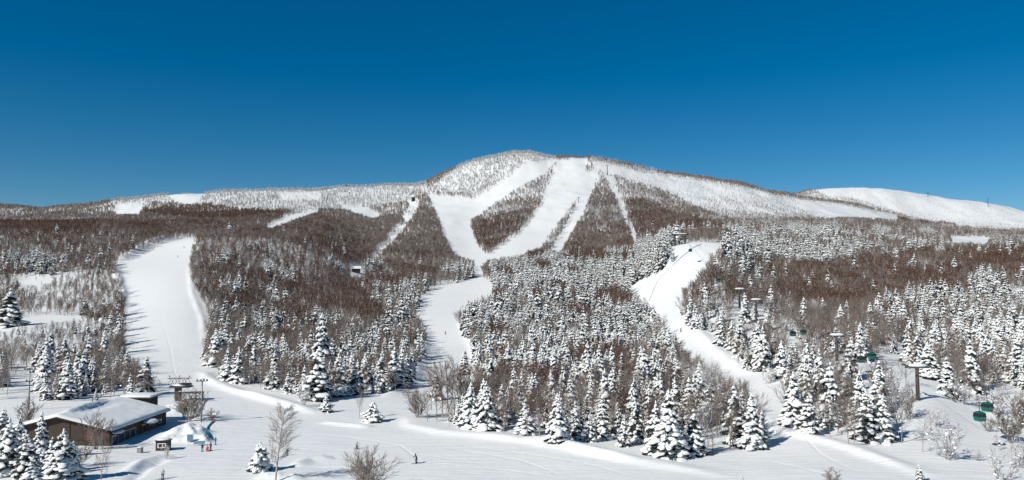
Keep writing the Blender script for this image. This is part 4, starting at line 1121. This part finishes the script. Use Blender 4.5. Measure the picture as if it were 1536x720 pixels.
# ------------------------------------------------------------------ gondola line
CY = [150, 182, 218.5, 249, 279, 319, 386, 419, 457, 527, 607]
CZ = [6.0, 9.8, 14.4, 16.3, 19.1, 20.3, 29.6, 34.6, 42.5, 59, 79.2]
cz = lambda yy: float(pchip(CY, np.array(CZ, float), np.array([yy]))[0])
def gondola_tower(yy, label, parts=1.0):
    x = gl(yy); zt = cz(yy); zg = hz(x, yy)
    o = empty('gondola_tower', (x, yy, zg), 0, 1, label, 'lift tower', 'gondola towers')
    h = zt - zg
    MB().tube((0, 0, -1), (0, 0, h-0.3), 0.56, 0.46, 14).build('pole', M_rust, o, True)
    ca = MB().box((0, 0, h-0.1), (6.4, 0.5, 0.5)).build('crossarm', M_dark, o, bevel=0.04)
    MB().blob((0.3, 0, h+0.35), (2.9, 0.75, 0.45), 0, 7, 0.06).build('arm_snow', M_snow, ca, True)
    for s in (-1, 1):
        sh = MB().box((s*2.9, 0, h+0.35), (0.3, 4.4, 0.35), rx=R(8)).build('sheave_beam', M_dark, o)
        for q in range(6): MB().tube((s*2.9-0.2, -2.0+0.8*q, h+0.25+(-2.0+0.8*q)*0.14), (s*2.9+0.2, -2.0+0.8*q, h+0.25+(-2.0+0.8*q)*0.14), 0.28, n=10).build('sheave', M_steel, sh)
    m = MB()
    for s in (-0.2, 0.2): m.tube((s, -0.62, 0), (s, -0.55, h-0.5), 0.03, n=5)
    for q in range(int(h/0.5)): m.tube((-0.2, -0.6, 0.3+0.5*q), (0.2, -0.6, 0.3+0.5*q), 0.02, n=4)
    m.build('ladder', M_steel, o)
    return o
gondola_tower(218.5, 'nearest gondola tower, a thick brown pole with snow-loaded crossarm above the open snow')
gondola_tower(279, 'second nearest gondola tower, brown pole with a snowy crossarm amid bare trees')
gondola_tower(386, 'short dark gondola tower just downhill of the taller one beside the piste')
gondola_tower(419, 'tall dark gondola tower with flat snowy top in the brown trees by the piste')
# portal tower at the top of the piste
yy = 612; xl, xr = (1013-768)/F*yy, (1028-768)/F*yy; zg = min(hz(xl, yy), hz(xr, yy)); h = 8.8
o = empty('portal_tower', ((xl+xr)/2, yy, zg), 0, 1, 'two-legged dark portal tower where the gondola piste meets the woods', 'lift tower')
hw = (xr-xl)/2
for s in (-1, 1): MB().tube((s*hw, 0, -1), (s*hw, 0, h), 0.65, 0.55, 12).build('leg', M_dark, o, True)
cb = MB().box((0, 0, h), (2*hw+5.5, 0.8, 0.7)).build('crossbeam', M_dark, o); MB().blob((0, 0, h+0.6), (hw+2.6, 0.9, 0.45), 0, 3, 0.04).build('beam_snow', M_snow, cb, True)
for s in (-1, 1): MB().box((s*(hw+2.2), 0, h+0.5), (0.4, 5, 0.4)).build('sheave_beam', M_dark, o)
# ropes
for s, lb in ((-1, 'gondola rope on the piste side, running from tower to tower uphill'), (1, 'gondola rope on the wood side, running from tower to tower uphill')):
    m = MB(); ys = np.linspace(120, 640, 90)
    for a_, b_ in zip(ys[:-1], ys[1:]):
        m.tube((gl(a_)+s*2.9, a_, (cz(a_) if a_ > 150 else 6.0-(150-a_)*0.11)+0.55), (gl(b_)+s*2.9, b_, (cz(b_) if b_ > 150 else 6.0-(150-b_)*0.11)+0.55), 0.035, n=5, cap=False)
    ro = m.build('haul_rope', M_dark, None); tag(ro, lb, 'cable')
# cabins
def rounded(name, dims, z0, z1, mt, parent, w0=1.0, w1=1.0, bev=0.25, seg=3):
    bm = bmesh.new(); x, y = dims[0]/2, dims[1]/2
    vs = [bm.verts.new((sx*x*w, sy*y*w, z)) for z, w in ((z0, w0), (z1, w1)) for sx, sy in ((-1, -1), (1, -1), (1, 1), (-1, 1))]
    for f in ((3, 2, 1, 0), (4, 5, 6, 7), (0, 1, 5, 4), (1, 2, 6, 5), (2, 3, 7, 6), (3, 0, 4, 7)): bm.faces.new([vs[q] for q in f])
    bmesh.ops.bevel(bm, geom=[e for e in bm.edges if abs(e.verts[0].co.z-e.verts[1].co.z) > 0.01], offset=bev, segments=seg, affect='EDGES')
    me = bpy.data.meshes.new(name); bm.to_mesh(me); bm.free(); me.materials.append(mt)
    return link(name, me, parent)
def gondola_cabin(yy, s, label, var=0):
    x = gl(yy)+s*2.9; zt = cz(yy)+0.55
    o = empty('gondola_cabin', (x, yy, zt-4.3), R(6), 1.0, label, 'gondola cabin', 'gondola cabins')
    bd = rounded('body', (2.1, 2.2), 0.0, 0.95, M_green, o, 0.84, 1.0)
    bm_ = MB().box((0, 0, -0.03), (1.5, 1.6, 0.08)).build('floor_pan', M_dark, o)
    gl_ = rounded('window_band', (2.10, 2.20), 0.953, 1.72, M_glass, o, 0.985, 0.90)
    m = MB()
    for sx in (-1, 1):
        for sy in (-1, 1): m.tube((sx*0.86, sy*0.91, 0.94), (sx*0.79, sy*0.83, 1.76), 0.075, n=6)
        m.tube((sx*1.045, 0, 0.94), (sx*0.955, 0, 1.76), 0.05, n=6); m.tube((0, sx*1.09, 0.94), (0, sx*0.995, 1.76), 0.05, n=6)
    m.build('window_pillar', M_dark, o)
    rf_ = rounded('roof', (1.98, 2.08), 1.723, 1.98, M_dark if var else M_green, o, 1.0, 0.72)
    for sx in (-1, 1): MB().box((sx*1.02, 0.25, 0.55), (0.06, 0.8, 0.75), ry=R(sx*9)).build('door', M_green, o)
    MB().box((0, -1.13, 0.62), (1.2, 0.16, 0.12)).build('ski_rack', M_steel, o)
    hg = MB(); hg.tube((0, 0, 1.95), (0.0, 0, 3.6), 0.075, n=8); hg.tube((0, 0, 3.6), (-s*0.0, 0, 4.0), 0.08, n=8); hg.box((0, 0, 3.95), (0.25, 0.7, 0.25)); hg.build('hanger', M_dark, o)
    MB().box((0, 0, 2.02), (0.9, 0.9, 0.1)).build('hanger_mount', M_dark, o)
    return o
gondola_cabin(182, -1, 'nearest green gondola cabin hanging lower left of its neighbour over the snow')
gondola_cabin(189.5, 1, 'green gondola cabin hanging just uphill and right of the nearest one')
gondola_cabin(250, -1, 'dark-roofed green cabin, left one of the pair between the two nearest towers', 1)
gondola_cabin(256, 1, 'bright green cabin, right one of the pair between the two nearest towers')
gondola_cabin(319, -1, 'dark-roofed green cabin, left one of the pair uphill of the second tower', 1)
gondola_cabin(324, 1, 'bright green cabin, right one of the pair uphill of the second tower')
gondola_cabin(457, -1, 'small green cabin hanging just above the tall tower beside the piste')
gondola_cabin(545, -1, 'farthest green cabin, small above the groomed snow of the gondola piste')

# dark safety fence along the gondola piste
P_ = [ground(*p) for p in ((1052, 367), (1030, 380), (1010, 398), (997, 411), (985, 425), (979, 438), (972, 455))]
x0, y0, z0 = P_[0]; o = empty('piste_fence', (x0, y0, z0), 0, 1, 'thin dark safety fence running down the upper gondola piste', 'fence')
V = []; Fc = []
Q = []
for a_, b_ in zip(P_[:-1], P_[1:]):
    for q in range(6):
        xx = a_[0]+(b_[0]-a_[0])*q/6; yy = a_[1]+(b_[1]-a_[1])*q/6; Q.append((xx, yy, hz(xx, yy)))
for p in Q:
    for dx_ in (-0.04, 0.04): V += [(p[0]-x0+dx_, p[1]-y0, p[2]-z0-0.2), (p[0]-x0+dx_, p[1]-y0, p[2]-z0+0.5)]
for i_ in range(len(Q)-1):
    a_ = i_*4; Fc += [(a_, a_+1, a_+5, a_+4), (a_+2, a_+6, a_+7, a_+3), (a_+1, a_+3, a_+7, a_+5)]
link('net', mesh_np('net', V, Fc, [mat('grey_net', (0.45, 0.46, 0.47), 0.9)], None, False), o)
for p in Q[::3]: MB().tube((p[0]-x0, p[1]-y0, p[2]-z0-0.3), (p[0]-x0, p[1]-y0, p[2]-z0+0.8), 0.04, n=5).build('post', M_dark, o)

# ------------------------------------------------------------------ far lifts
def far_tower(px_, row, hpx, label, arm=3.5, r=0.7):
    x, y, z = ground(px_, row); h = size_at(hpx, y)
    o = empty('chairlift_tower', (x, y, z), 0, 1, label, 'lift tower', 'far chairlift towers')
    MB().tube((0, 0, -1), (0, 0, h), r, r*0.7, 8).build('pole', M_dark, o); MB().box((0, 0, h), (arm*2, 1.0, 0.8)).build('crossarm', M_dark, o)
    return (x, y, z+h)
S1 = far_tower(911, 263, 15, 'tall thin lift tower high on the summit run, uppermost of the strip', 4.5, 1.0)
S2 = far_tower(921, 304, 12, 'second lift tower from the top of the narrow lift strip', 3.5, 0.8)
S3 = far_tower(932, 329, 14, 'third lift tower from the top of the narrow lift strip', 3.0, 0.7)
S4 = far_tower(943, 350, 11, 'fourth lift tower from the top of the narrow lift strip', 3.0, 0.6)
S5 = far_tower(956, 369, 16, 'thick dark lift tower at the foot of the narrow lift strip', 1.6, 0.9)
far_tower(868, 304, 8, 'small lift tower on the white strip right of the main summit run', 3.0, 0.7)
far_tower(888, 247, 6, 'small lift tower on the snow just below the summit skyline', 3.0, 0.8)
T1_ = far_tower(604, 336, 8, 'lower of two lift towers on the left lift clearing', 4.0, 0.7)
T2_ = far_tower(609, 319, 8, 'upper of two lift towers on the left lift clearing', 4.0, 0.7)
far_tower(1482, 310, 12, 'lift tower standing out against the sky on the far right ridge', 4, 1.1)
far_tower(1392, 295, 6, 'tiny lift tower on the skyline near the top of the far right hill', 5, 1.2)
m = MB()
for a_, b_ in zip([S1, S2, S3, S4], [S2, S3, S4, S5]):
    for s in (-3, 3): m.tube((a_[0]+s, a_[1], a_[2]), (b_[0]+s, b_[1], b_[2]), 0.08, n=4, cap=False)
tag(m.build('chairlift_rope', M_dark), 'pair of ropes strung down the narrow lift strip below the summit', 'cable')
for k_, (a_, b_, f, s, lb) in enumerate([(S1, S2, 0.25, -3, 'chair hanging between the two uppermost towers, upper one'), (S1, S2, 0.75, 3, 'chair hanging between the two uppermost towers, lower one'),
        (S2, S3, 0.5, -3, 'chair hanging between second and third towers of the strip'), (S3, S4, 0.5, 3, 'chair hanging between third and fourth towers of the strip'), (S4, S5, 0.5, -3, 'chair hanging right above the lowest tower of the strip')]):
    p = [a_[q]+(b_[q]-a_[q])*f for q in range(3)]
    o = empty('lift_chair', (p[0]+s, p[1], p[2]-3.4), 0, 1.25, lb, 'lift chair', 'chairs of the summit lift')
    MB().box((0, 0, 0), (2.6, 0.6, 0.15)).build('seat', M_dark, o); MB().box((0, 0.3, 0.45), (2.6, 0.12, 0.8)).build('backrest', M_dark, o); MB().tube((0, 0.2, 0.3), (0, 0, 2.7), 0.07, n=5).build('hanger', M_dark, o)
# far huts
def hut(px_, row, wpx, hpx, label, name='hut', rnd=False):
    x, y, z = ground(px_, row); w = size_at(wpx, y); h = size_at(hpx, y)
    o = empty(name, (x, y, z), R(15), 1, label, 'hut')
    MB().box((0, 0, h*0.3), (w*0.85, w*0.6, h*0.65)).build('wall', M_darkwood, o)
    MB().box((0, -w*0.31, h*0.3), (w*0.3, 0.1, h*0.3)).build('window', M_glass, o)
    if rnd: MB().blob((0, 0, h*0.78), (w*0.5, w*0.42, h*0.28), 0, 3, 0.03).build('roof_snow', M_snow, o, True)
    else:
        m = MB(); a_, b_, c1, c2 = w*0.52, w*0.42, h*0.6, h
        m.add([(-a_, -b_, c1), (a_, -b_, c1), (a_, b_, c1), (-a_, b_, c1), (-a_, 0, c2), (a_, 0, c2)], [(0, 1, 5, 4), (2, 3, 4, 5), (0, 4, 3), (1, 2, 5), (0, 3, 2, 1)])
        m.build('roof', M_snow, o)
hut(534, 409, 14, 10, 'small snow-roofed hut in a clearing of the brown wood beside white conifers')
hut(620, 302, 6, 10, 'dome-roofed lift station at the top of the left lift clearing', 'lift_station', True)
hut(283, 343, 6, 6, 'tiny snow-roofed hut on the crest above the wide piste')

# ------------------------------------------------------------------ people
def skin_mesh(J, E, Rr, name):
    me = bpy.data.meshes.new(name+'_cage'); me.from_pydata([J[k] for k in J], [(list(J).index(a), list(J).index(b)) for a, b in E], [])
    o = bpy.data.objects.new(name+'_cage', me); COL.objects.link(o)
    sk_ = o.modifiers.new('skin', 'SKIN'); sub = o.modifiers.new('sub', 'SUBSURF'); sub.levels = 1; sub.render_levels = 1
    for i_, k in enumerate(J):
        me.skin_vertices[0].data[i_].radius = (Rr[k], Rr[k]*(1.0 if k not in ('chest', 'belly', 'pelvis') else 0.72)); me.skin_vertices[0].data[i_].use_root = (k == 'pelvis')
    dg = bpy.context.evaluated_depsgraph_get(); dg.update()
    out = bpy.data.meshes.new_from_object(o.evaluated_get(dg)); out.name = name
    bpy.data.objects.remove(o)
    for p in out.polygons: p.use_smooth = True
    return out
def pose(kind):
    J = {'pelvis': (0, 0, .95), 'belly': (0, 0, 1.1), 'chest': (0, 0, 1.33), 'neck': (0, 0, 1.5), 'head': (0, -.02, 1.62), 'top': (0, 0, 1.72)}
    for s, n_ in ((-1, 'l'), (1, 'r')):
        J.update({'sh'+n_: (s*.19, 0, 1.42), 'el'+n_: (s*.27, .0, 1.16), 'wr'+n_: (s*.27, -.12, .93), 'ha'+n_: (s*.26, -.17, .86),
                  'hi'+n_: (s*.10, 0, .88), 'kn'+n_: (s*.12, -.03, .50), 'an'+n_: (s*.13, .02, .10), 'to'+n_: (s*.14, -.16, .05)})
    if kind == 'ski':
        for k in ('belly', 'chest', 'neck', 'head', 'top'):
            x, y, z = J[k]; J[k] = (x, y-.30*(z-.95)/.7, z-.10)
        J['pelvis'] = (0, .06, .84); J['belly'] = (0, .0, .98)
        for s, n_ in ((-1, 'l'), (1, 'r')):
            J['sh'+n_] = (s*.19, -.18, 1.30); J['el'+n_] = (s*.34, -.22, 1.08); J['wr'+n_] = (s*.36, -.42, 1.05); J['ha'+n_] = (s*.36, -.50, 1.05)
            J['hi'+n_] = (s*.11, .05, .80); J['kn'+n_] = (s*.14, -.16, .46)
    if kind == 'sit':
        for k in J:
            x, y, z = J[k]
            if z > .7: J[k] = (x, y+.15, z-.62)
        for s, n_ in ((-1, 'l'), (1, 'r')):
            J['kn'+n_] = (s*.17, -.20, .48); J['an'+n_] = (s*.15, -.32, .10); J['to'+n_] = (s*.15, -.48, .06); J['hi'+n_] = (s*.1, .12, .28)
    E = [('pelvis', 'belly'), ('belly', 'chest'), ('chest', 'neck'), ('neck', 'head'), ('head', 'top')]
    for n_ in 'lr': E += [('chest', 'sh'+n_), ('sh'+n_, 'el'+n_), ('el'+n_, 'wr'+n_), ('wr'+n_, 'ha'+n_), ('pelvis', 'hi'+n_), ('hi'+n_, 'kn'+n_), ('kn'+n_, 'an'+n_), ('an'+n_, 'to'+n_)]
    Rr = dict(pelvis=.15, belly=.15, chest=.17, neck=.065, head=.10, top=.075)
    for n_ in 'lr': Rr.update({'sh'+n_: .085, 'el'+n_: .06, 'wr'+n_: .048, 'ha'+n_: .05, 'hi'+n_: .11, 'kn'+n_: .08, 'an'+n_: .07, 'to'+n_: .055})
    return skin_mesh(J, E, Rr, 'body_'+kind), J
POSES = {k: pose(k) for k in ('stand', 'ski', 'sit')}
def person(px_, row, hpx, kind, top, bot, label, rz=0, skis=True, s=None):
    x, y, z = ground(px_, row); me0, J = POSES[kind]
    h0 = {'stand': 1.75, 'ski': 1.62, 'sit': 1.14}[kind]
    s = min(1.25, size_at(hpx, y)/h0) if s is None else s
    o = empty('person', (x, y, z+0.03), rz, s, label, 'person')
    me = me0.copy(); me.name = 'body'; me.materials.clear()
    for q in (top, bot, M_skin): me.materials.append(q)
    zc = J['pelvis'][2]+.02; zn = J['neck'][2]
    for p in me.polygons:
        c = p.center; p.material_index = 2 if c.z > zn+.02 else (1 if c.z < zc and abs(c.x) < .25 else 0)
    link('body', me, o)
    hd = J['head']; MB().blob((hd[0], hd[1]+.03, hd[2]+.06), (.125, .135, .115), 0, 1, 0.0).build('helmet', top, o, True)
    for q in (-1, 1): 
        b_ = MB().box((q*.14, -.04, .06), (.13, .32, .2)).build('boot', M_black, o, bevel=0.02)
        if skis: MB().box((q*.14, -.1, -.02), (.10, 1.65, .025)).build('ski', bot, o)
    if skis and kind == 'ski':
        for q, n_ in ((-1, 'l'), (1, 'r')):
            a_ = J['ha'+n_]; MB().tube(a_, (a_[0]*1.2, a_[1]+.55, .25), .012, n=5).build('ski_pole', M_dark, o)
    return o
person(303.5, 677, 11, 'stand', M_black, M_black, 'skier in black standing at the left of the little group by the snow pile', 0.3)
person(311, 677, 8, 'sit', M_pink, M_pink, 'small figure in pink sitting in the snow between two dark skiers', 0.2, False)
person(316, 676, 12, 'stand', M_maroon, M_black, 'skier in dark maroon standing right of the pink figure', -0.4)
person(323, 667, 11, 'stand', M_teal, M_teal, 'person in a bright teal suit standing near the end of the net', 0.8)
person(244, 719, 15, 'stand', M_pale, M_black, 'person in a pale jacket and dark trousers at the bottom edge near the lodge', 0.5)
person(535, 673, 11, 'ski', M_pale, M_black, 'skier in pale jacket and dark trousers on the open snow below the squat conifer', 0.9)
person(625, 695, 14, 'ski', M_black, M_black, 'skier all in black gliding across the foreground snow', -1.0)
person(431, 683, 10, 'stand', M_black, M_black, 'person in black standing right of the tall foreground birch', 0)
person(668, 502, 5, 'ski', M_black, M_black, 'lone dark skier far up the middle piste', 0.3)
person(1021, 498, 7, 'ski', M_black, M_black, 'dark skier at the right edge of the gondola piste', 0.6)
person(276, 372, 4, 'ski', M_maroon, M_black, 'tiny skier near the top of the wide piste, the higher of two', 0.3)
person(267, 386, 4, 'ski', M_black, M_black, 'tiny skier near the top of the wide piste, the lower of two', -0.3)
# ------------------------------------------------------------------ light
SUN_EL, SH = R(37), (0.79, 0.61)            # shadows fall to the right and away
hx, hy = SH; L_ = math.hypot(hx, hy)
dirv = Vector((hx/L_*math.cos(SUN_EL), hy/L_*math.cos(SUN_EL), -math.sin(SUN_EL)))
sd = bpy.data.lights.new('sun', 'SUN'); sd.energy = 4.2; sd.angle = R(0.5); sd.color = (1.0, 0.96, 0.88)
so = bpy.data.objects.new('sun', sd); COL.objects.link(so); so.rotation_euler = dirv.to_track_quat('-Z', 'Y').to_euler()
wd_ = bpy.data.worlds.new('World'); scene.world = wd_; wd_.use_nodes = True
nt = wd_.node_tree; bg = nt.nodes['Background']
st = nt.nodes.new('ShaderNodeTexSky'); st.sky_type = 'NISHITA'; st.sun_disc = False
st.sun_elevation = SUN_EL; st.sun_rotation = math.atan2(-hx, -hy)
st.altitude = 2200; st.air_density = 1.0; st.dust_density = 0.05; st.ozone_density = 3.0
hs = nt.nodes.new('ShaderNodeHueSaturation'); hs.inputs['Saturation'].default_value = 1.46; hs.inputs['Hue'].default_value = 0.493
nt.links.new(st.outputs[0], hs.inputs['Color']); nt.links.new(hs.outputs[0], bg.inputs['Color'])
bg.inputs['Strength'].default_value = 0.061
scene.view_settings.view_transform = 'Standard'; scene.view_settings.look = 'None'
scene.view_settings.exposure = 0.24; scene.view_settings.gamma = 1.0
scene.cycles.max_bounces = 5; scene.cycles.diffuse_bounces = 3; scene.cycles.glossy_bounces = 2
scene.cycles.use_denoising = True
